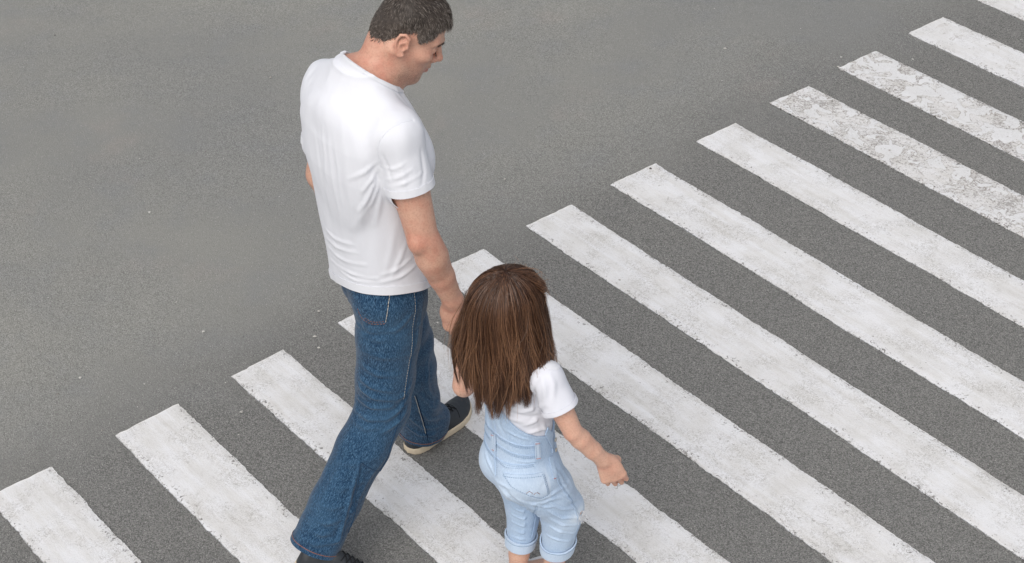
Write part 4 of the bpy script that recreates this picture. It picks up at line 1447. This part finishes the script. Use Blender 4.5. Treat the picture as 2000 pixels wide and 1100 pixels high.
B.chain([(-0.08, 0, 0.90), gSL, gSL + (gEL - gSL) * 0.5, gEL], [0.032, 0.034, 0.0315, 0.0275], 0.02)
fl = gWL - gEL
B.chain([gEL, gEL + fl * 0.25, gEL + fl * 0.65, gWL], [0.0275, 0.0275, 0.0235, 0.0190], 0.015)
for h_, k_, a_, ft, kr_ in ((gHR, gKR, gAR, (0.02, 0.11, 0), 0.040), (gHL, gKL, gAL, (-0.01, 0.11, 0), 0.034)):
    B.chain([h_, h_ + (k_ - h_) * 0.5, k_], [0.050, 0.045, kr_], 0.012)
    sh = a_ - k_
    B.chain([k_, k_ + sh * 0.35 + (0, -0.002, 0), k_ + sh * 0.7, a_], [kr_, 0.0315, 0.029, 0.024], 0.010)
    B.chain([a_, a_ + np.array(ft) * 0.5 + (0, 0, -0.03), a_ + np.array(ft) + (0, 0, -0.05)], [0.026, 0.024, 0.018], 0.015)
B.ell(RIP_IN, (0.024, 0.024, 0.034), 0.01)
# right hand loosely closed, back of the hand to the camera; left hand inside the man's
hand(B, gWR, (0.25, 0.34, -0.93), (-0.62, 0.45, 0.1), (0.45, 0.75, 0.45), 0.84, (1.0, 1.05, 1.05, 1.0),
     thumb=[(0.018, 0.018, 0.010), (0.050, 0.030, 0.030), (0.075, 0.022, 0.045), (0.088, 0.006, 0.048)], spread=0.05, gap=0.0008, fr=0.86, bend=(0.42, 1.65, 1.3))
hand(B, gWL, (-0.55, 0.55, 0.45), (-0.6, -0.7, 0.2), (-0.3, 0.1, 0.9), 0.66, (0.5, 0.55, 0.6, 0.6))
V, T = B.mesh(1)
q = (V - gHC) @ GR_.T
blush = np.zeros(len(V))
for c_, w_, a_ in ((gER + np.array([0.01, -0.02, 0.0]), 0.03, 0.35), (gKR + np.array([0, 0.03, 0]), 0.05, 0.4)):
    blush += a_ * np.exp(-(np.linalg.norm(V - c_, axis=1) / w_) ** 2)
hd, _ = seg_dist(V, [gWR + (gWR - gER) * 0.2, gWR + (gWR - gER) * 0.9])
blush += 0.55 * np.clip(1 - hd / 0.04, 0, 1)
inhead = (q[:, 2] > -0.12) & (np.abs(q[:, 0]) < 0.1) & (V[:, 2] > 0.95)
blush += inhead * 0.35 * np.exp(-((q[:, 1] - 0.05) / 0.03) ** 2 - ((q[:, 2] + 0.02) / 0.025) ** 2)
lip = inhead * np.clip(1.4 - np.hypot((q[:, 2] + 0.055) / 0.010, q[:, 0] / 0.022), 0, 1) * (q[:, 1] > 0.072) * 0.9
girl = make('person', V, T, SKIN_GIRL, attrs={'blush': np.clip(blush, 0, 1), 'stubble': np.zeros(len(V)), 'lip': lip}, **girl_base,
            label='small girl with long brown hair, white t-shirt and pale denim dungarees', category='person')
for sx in (-1, 1):
    Fe = Field(-np.ones(3) * 0.014, np.ones(3) * 0.014, 0.0025)
    Fe.ell((0, 0, 0), (0.0115, 0.0115, 0.0115))
    ve, te = Fe.mesh(0)
    make('eye', ve + GH(sx * 0.028, 0.0690, 0.006), te, EYE, girl)

# --- t-shirt
S = Field((-0.24, -0.14, 0.60), (0.24, 0.14, 1.0), 0.003)
S.loft(G_TORSO, 0.0, 2.2, 0.004, None, 0.2)
S0 = S.d.copy()
for q_ in (-1, 1):
    S.cone((q_ * 0.02, -0.006, 0.940), (q_ * 0.09, 0.0, 0.915), 0.026, 0.028, 0.03)
slR = gSR + (gER - gSR) * 0.50
slL = gSL + (gEL - gSL) * 0.42
S.chain([(0.075, 0.0, 0.895), gSR, slR], [0.042, 0.0435, 0.0475], 0.018)
S.chain([(-0.075, 0.0, 0.895), gSL, slL], [0.040, 0.042, 0.044], 0.018)
V, T = S.mesh(2)
N = normals(V, T)
sb = bvh_of(V, T)
disp = 0.0022 * vnoise(V, (16, 16, 7), 41) + 0.0012 * vnoise(V, (38, 38, 14), 42)
F_ = lambda pix, amp, w: fold(V, [hit(sb, GIRL, *p)[0] for p in pix], amp, w)
for pix, amp, w in [
    ([(1068, 808), (1046, 822), (1020, 832)], 0.005, 0.009), ([(1076, 828), (1050, 840), (1030, 846)], 0.005, 0.008), ([(1064, 790), (1040, 800), (1010, 806)], 0.0045, 0.009),
    ([(1050, 740), (1044, 770), (1048, 800)], -0.006, 0.009), ([(1072, 728), (1082, 752), (1080, 784)], 0.003, 0.010), ([(1060, 735), (1064, 760), (1064, 790)], 0.003, 0.009),
    ([(980, 800), (1000, 818), (1030, 826)], 0.004, 0.010), ([(1000, 805), (1030, 815), (1056, 812)], -0.003, 0.009), ([(1070, 815), (1062, 832), (1066, 846)], 0.005, 0.008),
]:
    disp += F_(pix, amp, w)
V = relax(V + N * disp[:, None], T, 0.3)
aR, aL = unit(gER - gSR), unit(gEL - gSL)
cR = unit(aR + np.array([0.25, 0, 0.05]))
off_body = S.sample(S0, V) - 0.018
inR = (V[:, 0] > 0.085) & (np.linalg.norm(np.cross(V - slR, aR), axis=1) < 0.062) & (np.linalg.norm(V - slR, axis=1) < 0.09)
inL = (V[:, 0] < -0.085) & (np.linalg.norm(np.cross(V - slL, aL), axis=1) < 0.062) & (np.linalg.norm(V - slL, axis=1) < 0.09)
sR = np.where(inR, np.minimum((V - slR) @ aR - 0.004, off_body), -1.0)
sL = np.where(inL, np.minimum((V - slL) @ aL - 0.004, off_body), -1.0)
co_ = np.where(V[:, 2] > 0.9, V[:, 2] - (0.960 - 0.32 * V[:, 1]), -1.0)
hz = 0.665 - V[:, 2]
g = np.maximum.reduce([sR, sL, co_, hz])
tv, tt, _ = clip(V, T, g)
gshirt = make('t_shirt', tv, tt, COTTON_GIRL, girl, thick=0.0014, off=-1)
for e_, side_ in ((sR, 1), (sL, -1)):
    band('sleeve_cuff', V, T, np.where(V[:, 0] * side_ > 0, np.maximum(e_, -e_ - 0.013), 1), np.where(e_ > -0.9, -1.0, 1.0), COTTON_GIRL, gshirt, 0.0019, 0.0014)
band('collar_rib', V, T, np.maximum(co_, -co_ - 0.012), np.where(co_ > -0.9, -1.0, 1.0), RIB, gshirt, 0.0012, 0.0014)

# --- dungarees
D = Field((-0.18, -0.20, 0.14), (0.19, 0.19, 0.97), 0.0026)
D.loft([r for r in G_TORSO if r[0] >= 0.72], 0, 2.2, 0.0085)
D.loft([(0.46, 0.012, 0.014, 0.084, 0.072), (0.51, 0.010, 0.012, 0.096, 0.084), (0.56, 0.008, 0.009, 0.101, 0.088), (0.62, 0.006, 0.006, 0.100, 0.085), (0.68, 0.005, 0.005, 0.0965, 0.080), (0.73, 0.003, 0.004, 0.0965, 0.080)], 0.0, 2.2)
D.ell((0.050, -0.046, 0.548), (0.056, 0.054, 0.068), 0.03)
D.ell((-0.036, -0.036, 0.545), (0.052, 0.052, 0.064), 0.03)
cutR = gKR + (gAR - gKR) * 0.47
cutL = gKL + (gAL - gKL) * 0.52
D.chain([gHR + (0.006, -0.006, -0.02), gHR + (gKR - gHR) * 0.45, gKR + (0, 0, 0.03), gKR, cutR], [0.078, 0.072, 0.059, 0.0555, 0.0425], 0.025)
D.chain([gHL + (0.0, -0.002, -0.02), gHL + (gKL - gHL) * 0.45, gKL + (0, 0, 0.03), gKL, cutL], [0.070, 0.061, 0.051, 0.0475, 0.0385], 0.025)
V, T = D.mesh(2)
N = normals(V, T)
db = bvh_of(V, T)
gr = grain_of(V, [([(0.05, 0, 0.95), gHR, gKR, cutR], 0.07, 2), ([(-0.05, 0, 0.95), gHL, gKL, cutL], 0.07, 3)])
disp = 0.0020 * vnoise(gr, (17, 17, 11), 51) + 0.0010 * vnoise(gr, (38, 38, 24), 52)
F_ = lambda pix, amp, w: fold(V, [hit(db, GIRL, *p)[0] for p in pix], amp, w)
for pix, amp, w in [
    ([(1074, 984), (1096, 994), (1126, 992)], 0.0045, 0.006), ([(1072, 998), (1095, 1010), (1130, 1010)], 0.0065, 0.006), ([(1073, 1012), (1096, 1024), (1128, 1024)], 0.0060, 0.006),
    ([(1072, 1026), (1092, 1038), (1122, 1040)], 0.0055, 0.006), ([(1066, 1042), (1086, 1054), (1114, 1056)], 0.0040, 0.006), ([(1090, 970), (1112, 978), (1132, 974)], 0.0035, 0.007),
    ([(998, 990), (1022, 1000), (1056, 994)], 0.0050, 0.006), ([(1000, 1004), (1024, 1014), (1056, 1008)], 0.0065, 0.006), ([(1000, 1018), (1024, 1028), (1054, 1022)], 0.0060, 0.006),
    ([(998, 1032), (1022, 1042), (1050, 1036)], 0.0055, 0.006), ([(1010, 974), (1036, 984), (1064, 980)], 0.0050, 0.007), ([(996, 1046), (1018, 1054), (1044, 1050)], 0.0040, 0.006),
    ([(1040, 988), (1074, 976), (1116, 962)], 0.0045, 0.008), ([(1050, 978), (1084, 962), (1112, 942)], 0.0040, 0.008), ([(1036, 982), (1062, 990), (1082, 990)], 0.0045, 0.006),
    ([(1084, 918), (1098, 936), (1112, 962)], 0.0032, 0.008), ([(1092, 908), (1106, 930), (1120, 950)], 0.0028, 0.008), ([(986, 954), (1010, 980), (1040, 992)], -0.0055, 0.008),
    ([(948, 880), (956, 905), (966, 930)], 0.0030, 0.007), ([(972, 945), (990, 968), (1000, 990)], 0.0040, 0.008), ([(960, 930), (980, 946), (1000, 956)], 0.0030, 0.007),
    ([(950, 800), (952, 820), (956, 840)], 0.0030, 0.007), ([(958, 796), (962, 822), (966, 846)], 0.0026, 0.006), ([(972, 805), (975, 830), (985, 848)], -0.0030, 0.007),
    ([(990, 842), (1010, 852), (1034, 858)], 0.0024, 0.006), ([(1000, 897), (1030, 902), (1056, 897)], 0.0022, 0.006), ([(980, 905), (990, 912), (1010, 920)], 0.0020, 0.006),
]:
    disp += F_(pix, amp, w)
V = relax(V + N * disp[:, None], T, 0.35)
N = normals(V, T)
db = bvh_of(V, T)
# top edge: low at the sides, rising to the bib at the back (and front)
ang = np.degrees(np.arctan2(V[:, 0], -V[:, 1]))              # 0 at the back, + to her right
ep = np.array([hit(db, GIRL, *p)[0] for p in [(975, 791), (984, 808), (996, 824), (1012, 838), (1030, 848), (1050, 853), (1074, 849)]])
ea, ez = np.degrees(np.arctan2(ep[:, 0], -ep[:, 1])), ep[:, 2]
o_ = np.argsort(ea)
ea, ez = ea[o_], ez[o_]
prof_a = np.concatenate([[0, max(ea[0] - 8, 1)], ea, [ea[-1] + 14, 130, 140, 180]])
prof_z = np.concatenate([[0.875, 0.865], ez, [ez[-1] + 0.004, ez[-1] + 0.01, 0.86, 0.865]])
topz = np.interp(np.where(ang > 0, ang, np.maximum(-ang - 42, 0)), prof_a, prof_z)
gtop = (V[:, 2] - topz) * 0.6
dR_, dL_ = unit(cutR - gKR + np.array([0.0, 0.02, 0])), unit(cutL - gKL + np.array([0.0, 0.0, 0]))
nearR = (V - gKR) @ gKR * 0 + np.linalg.norm(np.cross(V - gKR, dR_), axis=1)
nearL = np.linalg.norm(np.cross(V - gKL, dL_), axis=1)
legR = (V[:, 2] < 0.36) & (nearR < nearL)
legL = (V[:, 2] < 0.36) & ~(nearR < nearL)
hR = np.where(legR, (V - cutR) @ dR_ - 0.004, -1.0)
hL = np.where(legL, (V - cutL) @ dL_ - 0.004, -1.0)
# the torn knee
rip = hit(db, GIRL, 1135, 1004)[0]
rr = V - rip
ripd = np.sqrt((rr[:, 0] / 1.0) ** 2 + (rr[:, 1] / 1.0) ** 2 + (rr[:, 2] / 0.62) ** 2) + 0.006 * vnoise(V, 70, 5)
grip = 0.0105 - ripd
g = np.maximum.reduce([gtop, hR, hL, grip])
fade = 0.55 * np.exp(-((V[:, 2] - 0.56) / 0.06) ** 2) * (V[:, 1] < 0) + 0.8 * np.exp(-((ripd - 0.02) / 0.018) ** 2) + 0.35 * np.exp(-(seg_dist(V, [gHR + (0.06, 0, -0.05), gKR + (0.04, 0.02, 0)])[0] / 0.05) ** 2)
fade += 0.25 * vnoise(V, 14, 77)
att = {'grain': gr, 'fade': np.clip(fade, 0, 1)}
dv, dt, da = clip(V, T, g, att)
pants = make('dungarees', dv, dt, PALE_DENIM, girl, attrs=da, thick=0.0020, off=-1)
for e_ in (hR, hL):                                          # rolled cuffs
    sel = np.where(e_ > -0.9, -1.0, 1.0)
    wob = 0.003 * vnoise(V, 30, 61)
    band('rolled_cuff', V, T, np.where(sel < 0, e_ - 0.002, 1), -e_ - 0.036 + wob, PALE_INSIDE, pants, 0.0042, 0.0040, att)
    band('cuff_stitching', V, T, np.where(sel < 0, e_ + 0.0300 + wob, 1), -e_ - 0.0315 - wob, BLUE_THREAD, pants, 0.0066, 0.0006)
# edge of the bib, waist seams, yoke, centre seam
g2 = np.maximum(gtop, -gtop - 0.0045)
band('bib_edge', V, T, g2, np.where(V[:, 2] > 0.64, -1.0, 1.0), PALE_DENIM, pants, 0.0014, 0.0014, att)
o3 = lambda pix, l=0.0002: on(db, GIRL, pix, 0.004, l)


def ring(bvh, a0, a1, zf, lift=0.0002, n=70):
    """a line round the body: the surface point at each angle (0 at the back) and height"""
    out = []
    for a_ in np.linspace(a0, a1, n):
        r_ = math.radians(a_)
        d_ = np.array([math.sin(r_), -math.cos(r_), 0])
        c0 = np.array([0.005, 0.005, zf(a_)])
        h_ = bvh.ray_cast(Vector(c0 + d_ * 0.3), Vector(-d_))
        if h_[0] is not None:
            out.append(np.array(h_[0]) + np.array(h_[1]) * lift)
    return np.array(out)


zz_ = lambda pix: np.mean([hit(db, GIRL, *p)[0][2] for p in pix])
z1, z2, z3 = zz_([(1000, 868), (1030, 868)]), zz_([(1000, 887), (1030, 887)]), zz_([(1000, 914), (1030, 914)])
zf1 = lambda a: z1 + 0.004 * math.cos(math.radians(a * 2))
zf2 = lambda a: z2 + 0.004 * math.cos(math.radians(a * 2))
zf3 = lambda a: z3 - 0.012 * math.exp(-(a / 40) ** 2) + 0.012
cord('waist_seam', [ring(db, -130, 84, zf1), ring(db, -130, 84, zf2)], PALE_DENIM, pants, 0.0015)
cord('yoke_seam', [ring(db, -95, 72, zf3)], PALE_DENIM, pants, 0.0015)
stitch('seam_stitching', [ring(db, -130 + 40 * (k_ == 2), 82 - 12 * (k_ == 2), (lambda a, f_=f_, d=d: f_(a) - d), 0.0010) for k_, f_ in enumerate((zf1, zf2, zf3)) for d in (0.0045, 0.0085)], BLUE_THREAD, pants, 0.00055, 0.004, 0.002, kind='stuff')
cs = [(967, 800), (967, 830), (967, 862), (966, 895), (968, 930)]
cord('centre_seam', [o3(cs[1:])], PALE_DENIM, pants, 0.0016)
stitch('seam_stitching', [o3([(x + 3.5, y) for x, y in cs[2:]], 0.0012)], BLUE_THREAD, pants, 0.00055, 0.004, 0.002)
out_seam = [(1076, 905), (1090, 942), (1108, 968), (1122, 992), (1130, 1025), (1121, 1050)]
cord('side_seam', [o3(out_seam)], PALE_DENIM, pants, 0.0016)
in_seam = [(1049, 990), (1046, 1010), (1043, 1030), (1038, 1050)]
cord('inner_seam', [o3(in_seam)], PALE_DENIM, pants, 0.0016)
stitch('seam_stitching', [o3([(x - 3, y) for x, y in in_seam], 0.0012), o3([(x + 3, y) for x, y in out_seam], 0.0012)], BLUE_THREAD, pants, 0.00055, 0.004, 0.002)
gp = patch('back_pocket', V, T, db, GIRL, [(982, 922), (1010, 927), (1060, 922), (1073, 969), (1056, 975), (1034, 971), (997, 951)], PALE_DENIM, pants, 0.0030, 0.0022, att)
o4 = lambda pix: on(db, GIRL, pix, 0.004, 0.0038)
stitch('pocket_stitching', [o4([(984, 929), (1010, 933), (1058, 929)]), o4([(985, 925), (999, 949), (1035, 967), (1056, 971), (1069, 966), (1058, 925)]),
                            o4([(1062, 927), (1071, 965)])], BLUE_THREAD, gp, 0.0008, 0.004, 0.002)
stitch('pocket_embroidery', [o4([(1028, 962), (1034, 958), (1040, 963)]), o4([(1042, 964), (1048, 960), (1054, 964)])], ORANGE_THREAD, gp, 0.0008, 0.003, 0.0015)
for bx in ([(961, 846), (969, 848), (970, 881), (963, 879)], [(1043, 863), (1053, 862), (1055, 895), (1045, 896)]):
    lp = patch('belt_loop', V, T, db, GIRL, bx, PALE_INSIDE, pants, 0.0052, 0.0030, att)
    (xa, ya), (xb, yb), (xc, yc), (xd, yd) = bx
    stitch('loop_stitching', [on(db, GIRL, [(xa + 2, ya), (xd + 2, yd)], 0.003, 0.0056), on(db, GIRL, [(xb - 2, yb), (xc - 2, yc)], 0.003, 0.0056)], BLUE_THREAD, lp, 0.0006, 0.004, 0.0015)
    stitch('bar_tack', [on(db, GIRL, [(xd + 1, yd - 2), (xc - 1, yc - 2)], 0.002, 0.0058), on(db, GIRL, [(xa + 1, ya + 2), (xb - 1, yb + 2)], 0.002, 0.0058)], RED_THREAD, lp, 0.0008, 0.003, 0.0003)
fl_ = patch('side_placket', V, T, db, GIRL, [(1077, 846), (1085, 844), (1087, 866), (1083, 888), (1076, 884)], PALE_DENIM, pants, 0.0050, 0.0030, att)
stitch('placket_stitching', [on(db, GIRL, [(1079, 848), (1080, 866), (1079, 884)], 0.003, 0.0056)], BLUE_THREAD, fl_, 0.0007, 0.004, 0.0015)
tab_ = patch('seam_tab', V, T, db, GIRL, [(1072, 892), (1079, 890), (1086, 936), (1080, 938)], PALE_DENIM, pants, 0.0030, 0.0022, att)
stitch('bar_tack', [on(db, GIRL, [(1080, 935), (1085, 933)], 0.002, 0.0036)], RED_THREAD, tab_, 0.0009, 0.003, 0.0003)
btn = []
for p in ((1081, 858), (1082, 878)):
    c_, n_ = hit(db, GIRL, *p)
    Fb = Field((-0.009,) * 3, (0.009,) * 3, 0.0012)
    Fb.cone((0, 0, -0.001), (0, 0, 0.001), 0.0062, 0.0062, 0, flat=(np.array([0, 0, 1.0]), 4.0))
    vb_, tb_ = Fb.mesh(1)
    zz = unit(n_)
    xx = unit(np.cross(zz, (0, 0, 1)))
    make('button', c_ + n_ * 0.0062 + vb_ @ np.stack([xx, np.cross(zz, xx), zz]), tb_, METAL, pants)
# frayed threads round the torn knee
nr, rn_ = np.array(db.find_nearest(Vector(rip))[0]), np.array(db.find_nearest(Vector(rip))[1])
n = 90
u1 = unit(np.cross(rn_, (0, 0, 1)))
w1 = np.cross(rn_, u1)
aa = RNG.uniform(0, 6.28, n)
aa = np.where(RNG.uniform(size=n) < 0.6, RNG.normal(-1.57 if w1[2] > 0 else 1.57, 0.7, n), aa)
rts = nr + (np.cos(aa)[:, None] * u1 * 0.012 + np.sin(aa)[:, None] * w1 * 0.009)
rts = np.array([np.array(db.find_nearest(Vector(r))[0]) for r in rts]) - rn_ * 0.0005
P = strands(rts, np.tile(rn_ * 0.7, (n, 1)) - np.array([0, 0, 0.3]), RNG.uniform(0.006, 0.022, n), np.tile(rn_ * 0.3 - np.array([0, 0, 0.9]), (n, 1)), 5, 0.4)
v_, f_ = tubes(P, 0.00055, 3)
make('frayed_thread', v_, f_, WHITE_THREAD, pants, kind='stuff')
for sx in (-1, 1):                                           # straps over the shoulders
    cx = -0.008 + sx * 0.052
    gs = np.abs(tv[:, 0] - cx) - 0.015
    gz_ = np.where(tv[:, 1] < 0, 0.845, 0.84) - tv[:, 2]
    tn_ = normals(tv, tt)
    a_, b_, at_ = clip(tv, tt, np.maximum(gs, gz_), {'n': tn_, 'grain': tv * [1, 1, 0] + np.c_[0 * tv[:, 0], tv[:, 2], 0 * tv[:, 0]], 'fade': np.zeros(len(tv))})
    n_ = at_.pop('n')
    make('strap', a_ + n_ * 0.0035, b_, PALE_DENIM, pants, attrs=at_, thick=0.0025)

# --- shoes
for a_, dx in ((gAR, 0.03), (gAL, -0.02)):
    hl = np.array([a_[0], a_[1] - 0.055, 0])
    shoe_pair(girl, hl, hl + np.array([dx, 0.185, 0]), 'shoe', WHITE_CANVAS, RUBBER, L=0.190, side=1 if dx < 0 else -1, h_sole=0.018, laces=WHITE_THREAD, s=0.75)

# --- long hair
hC = np.array([-0.022, -0.018, 1.074])
HRX, HRY, HRZ = 0.086, 0.104, 0.106
hz_t = np.array([0.74, 0.80, 0.86, 0.91, 0.96, 1.00, 1.04, 1.08])
rx_t = np.array([0.112, 0.116, 0.121, 0.122, 0.117, 0.109, 0.097, 0.086])
ry_t = np.array([0.100, 0.105, 0.110, 0.113, 0.114, 0.112, 0.108, 0.104])
cx_t = np.array([-0.020, -0.022, -0.026, -0.027, -0.026, -0.024, -0.021, -0.020])
end_a = np.array([-150, -100, -70, -45, -25, 0, 20, 42, 56, 66, 78, 100, 140, 150])
end_z = np.array([0.90, 0.898, 0.896, 0.893, 0.878, 0.858, 0.840, 0.830, 0.842, 0.868, 0.890, 0.876, 0.864, 0.89])


def hair_paths(th0, a0, rho, zend, m=13, wave=1.0):
    """lines that leave the scalp at polar angle a0, run down the head and hang; th0 in degrees, 0 at the back"""
    n = len(th0)
    arc = (np.pi / 2 - a0) * 0.108
    fall = hC[2] - zend
    tot = arc + fall
    s = np.linspace(0, 1, m)[None, :] * tot[:, None]
    al = np.where(s < arc[:, None], a0[:, None] + s / 0.108, np.pi / 2)
    z = np.where(s < arc[:, None], hC[2] + HRZ * np.cos(al), hC[2] - (s - arc[:, None]))
    rx = np.where(al < np.pi / 2, HRX * np.sin(al), np.interp(z, hz_t, rx_t))
    ry = np.where(al < np.pi / 2, HRY * np.sin(al), np.interp(z, hz_t, ry_t))
    cx = np.interp(z, hz_t, cx_t)
    t = np.linspace(0, 1, m)[None, :]
    th = np.radians(th0)[:, None] + 0 * t
    r = rho[:, None] * np.ones_like(t)
    return th, r, rx, ry, cx, z, t, s / tot[:, None]


def build_hair(n, K, seed, rho_m, rho_s, a_lo, a_hi, lenj, clump, spread):
    rg = np.random.default_rng(seed)
    kth = rg.uniform(-180, 180, K)
    kz = rg.normal(0, lenj, K)
    kr = rg.normal(0, 0.022, K)
    kph = np.stack([2.6 * np.sin(np.radians(kth) * 2.3 + seed), 2.2 * np.sin(np.radians(kth) * 3.1 + 2 * seed)], 1) + rg.normal(0, 0.55, (K, 2))
    kd = rg.normal(0, 4.5, K)
    kq = rg.normal(0.2, 1, K)
    c = rg.integers(0, K, n)
    th = kth[c] + rg.normal(0, spread, n)
    a0 = np.arccos(1 - rg.uniform(0, 1, n) * (np.cos(a_lo) - np.cos(a_hi)) - (1 - np.cos(a_lo)))
    ez = np.where(np.abs(kth) > 132, 1.104, np.interp(kth, end_a, end_z))
    ze = ez[c] + kz[c] + np.abs(rg.normal(0, 0.011, n)) * rg.choice([1, 1, 1, 2.6], n)
    rho = rho_m + rho_s * (1 - a0 / 1.5) + kr[c] + rg.normal(0, 0.012, n)
    T_, r, rx, ry, cx, z, t, _ = hair_paths(th, a0, rho, ze)
    back = np.radians(kth[c])[:, None]
    pull = clump * t ** 2.0
    T_ = T_ * (1 - pull) + (back + np.radians(kd[c])[:, None] * t) * pull
    T_ = T_ + np.radians(8.0) * np.sin(5.2 * t + kph[c, :1]) * t ** 1.4 + np.radians(1.8) * np.sin(12 * t + kph[c, 1:]) * t
    T_ = T_ + np.radians(rg.normal(0, 1.3, n))[:, None] * t ** 2
    r = r + 0.050 * np.sin(5.2 * t + kph[c, 1:] * 2) * t ** 1.2 + (0.05 * kq[c])[:, None] * t ** 2
    r = r + (0.085 * np.exp(-((kth[c] + 48) / 26) ** 2) + 0.05 * np.exp(-((kth[c] - 112) / 26) ** 2))[:, None] * np.sin(np.pi * np.clip(t * 1.25 - 0.25, 0, 1) * 0.75) ** 2
    x = cx + r * rx * np.sin(T_)
    y = hC[1] - r * ry * np.cos(T_)
    return np.stack([x, y, z], -1), c, rg.uniform(0, 1, n), rg.normal(0, 1, K)[c]


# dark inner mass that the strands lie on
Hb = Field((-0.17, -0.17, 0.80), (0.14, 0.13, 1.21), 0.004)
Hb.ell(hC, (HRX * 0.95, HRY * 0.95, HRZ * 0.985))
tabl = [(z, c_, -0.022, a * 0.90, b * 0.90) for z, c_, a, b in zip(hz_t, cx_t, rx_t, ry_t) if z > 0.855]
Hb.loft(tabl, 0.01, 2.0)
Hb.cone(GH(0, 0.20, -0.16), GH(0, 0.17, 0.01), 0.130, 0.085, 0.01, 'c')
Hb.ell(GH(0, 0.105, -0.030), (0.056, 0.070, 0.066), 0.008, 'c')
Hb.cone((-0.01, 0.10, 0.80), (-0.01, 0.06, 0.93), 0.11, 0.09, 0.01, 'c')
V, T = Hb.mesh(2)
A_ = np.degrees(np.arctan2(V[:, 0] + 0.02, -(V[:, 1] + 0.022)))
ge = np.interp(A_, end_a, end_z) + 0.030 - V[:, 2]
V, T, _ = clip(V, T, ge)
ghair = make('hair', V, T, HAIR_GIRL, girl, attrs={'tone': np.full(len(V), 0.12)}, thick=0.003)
Ps, Ts = [], []
for args in ((6500, 80, 1, 0.950, 0.03, 0.30, 1.55, 0.018, 0.66, 6.0), (15000, 130, 2, 0.978, 0.035, 0.005, 1.20, 0.027, 0.78, 7.0), (3200, 60, 3, 1.002, 0.035, 0.01, 0.9, 0.036, 0.86, 5.0)):
    P, c_, u_, kt = build_hair(*args)
    Ps.append(P)
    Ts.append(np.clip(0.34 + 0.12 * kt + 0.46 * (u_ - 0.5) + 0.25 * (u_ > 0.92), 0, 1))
# stray single hairs
P, c_, u_, kt = build_hair(520, 520, 4, 1.045, 0.03, 0.05, 1.2, 0.030, 0.2, 8)
tt_ = np.linspace(0, 1, P.shape[1])
rg = np.random.default_rng(9)
P = P + rg.normal(0, 0.012, (len(P), 1, 3)) * (tt_ ** 2)[None, :, None] + 0.006 * np.sin(tt_[None, :, None] * rg.uniform(4, 9, (len(P), 1, 1)) + rg.uniform(0, 6, (len(P), 1, 3))) * tt_[None, :, None]
Ps.append(P)
Ts.append(np.full(len(P), 0.75))
P, tone = np.concatenate(Ps), np.concatenate(Ts)
face = ((P[:, :, 1] > 0.035) & (P[:, :, 2] < 1.098) & (np.abs(P[:, :, 0] + 0.018) < 0.055)).any(1)
P, tone = P[~face], tone[~face]
out_ = P - np.array([hC[0], hC[1], 0])
out_[:, :, 2] = np.clip(P[:, :, 2] - hC[2], 0, 1)
v_, f_ = ribbons(P, out_, 0.00072 * RNG.uniform(0.7, 1.25, len(P)), 0.55, np.concatenate([np.ones(9), [0.95, 0.85, 0.65, 0.3]]))
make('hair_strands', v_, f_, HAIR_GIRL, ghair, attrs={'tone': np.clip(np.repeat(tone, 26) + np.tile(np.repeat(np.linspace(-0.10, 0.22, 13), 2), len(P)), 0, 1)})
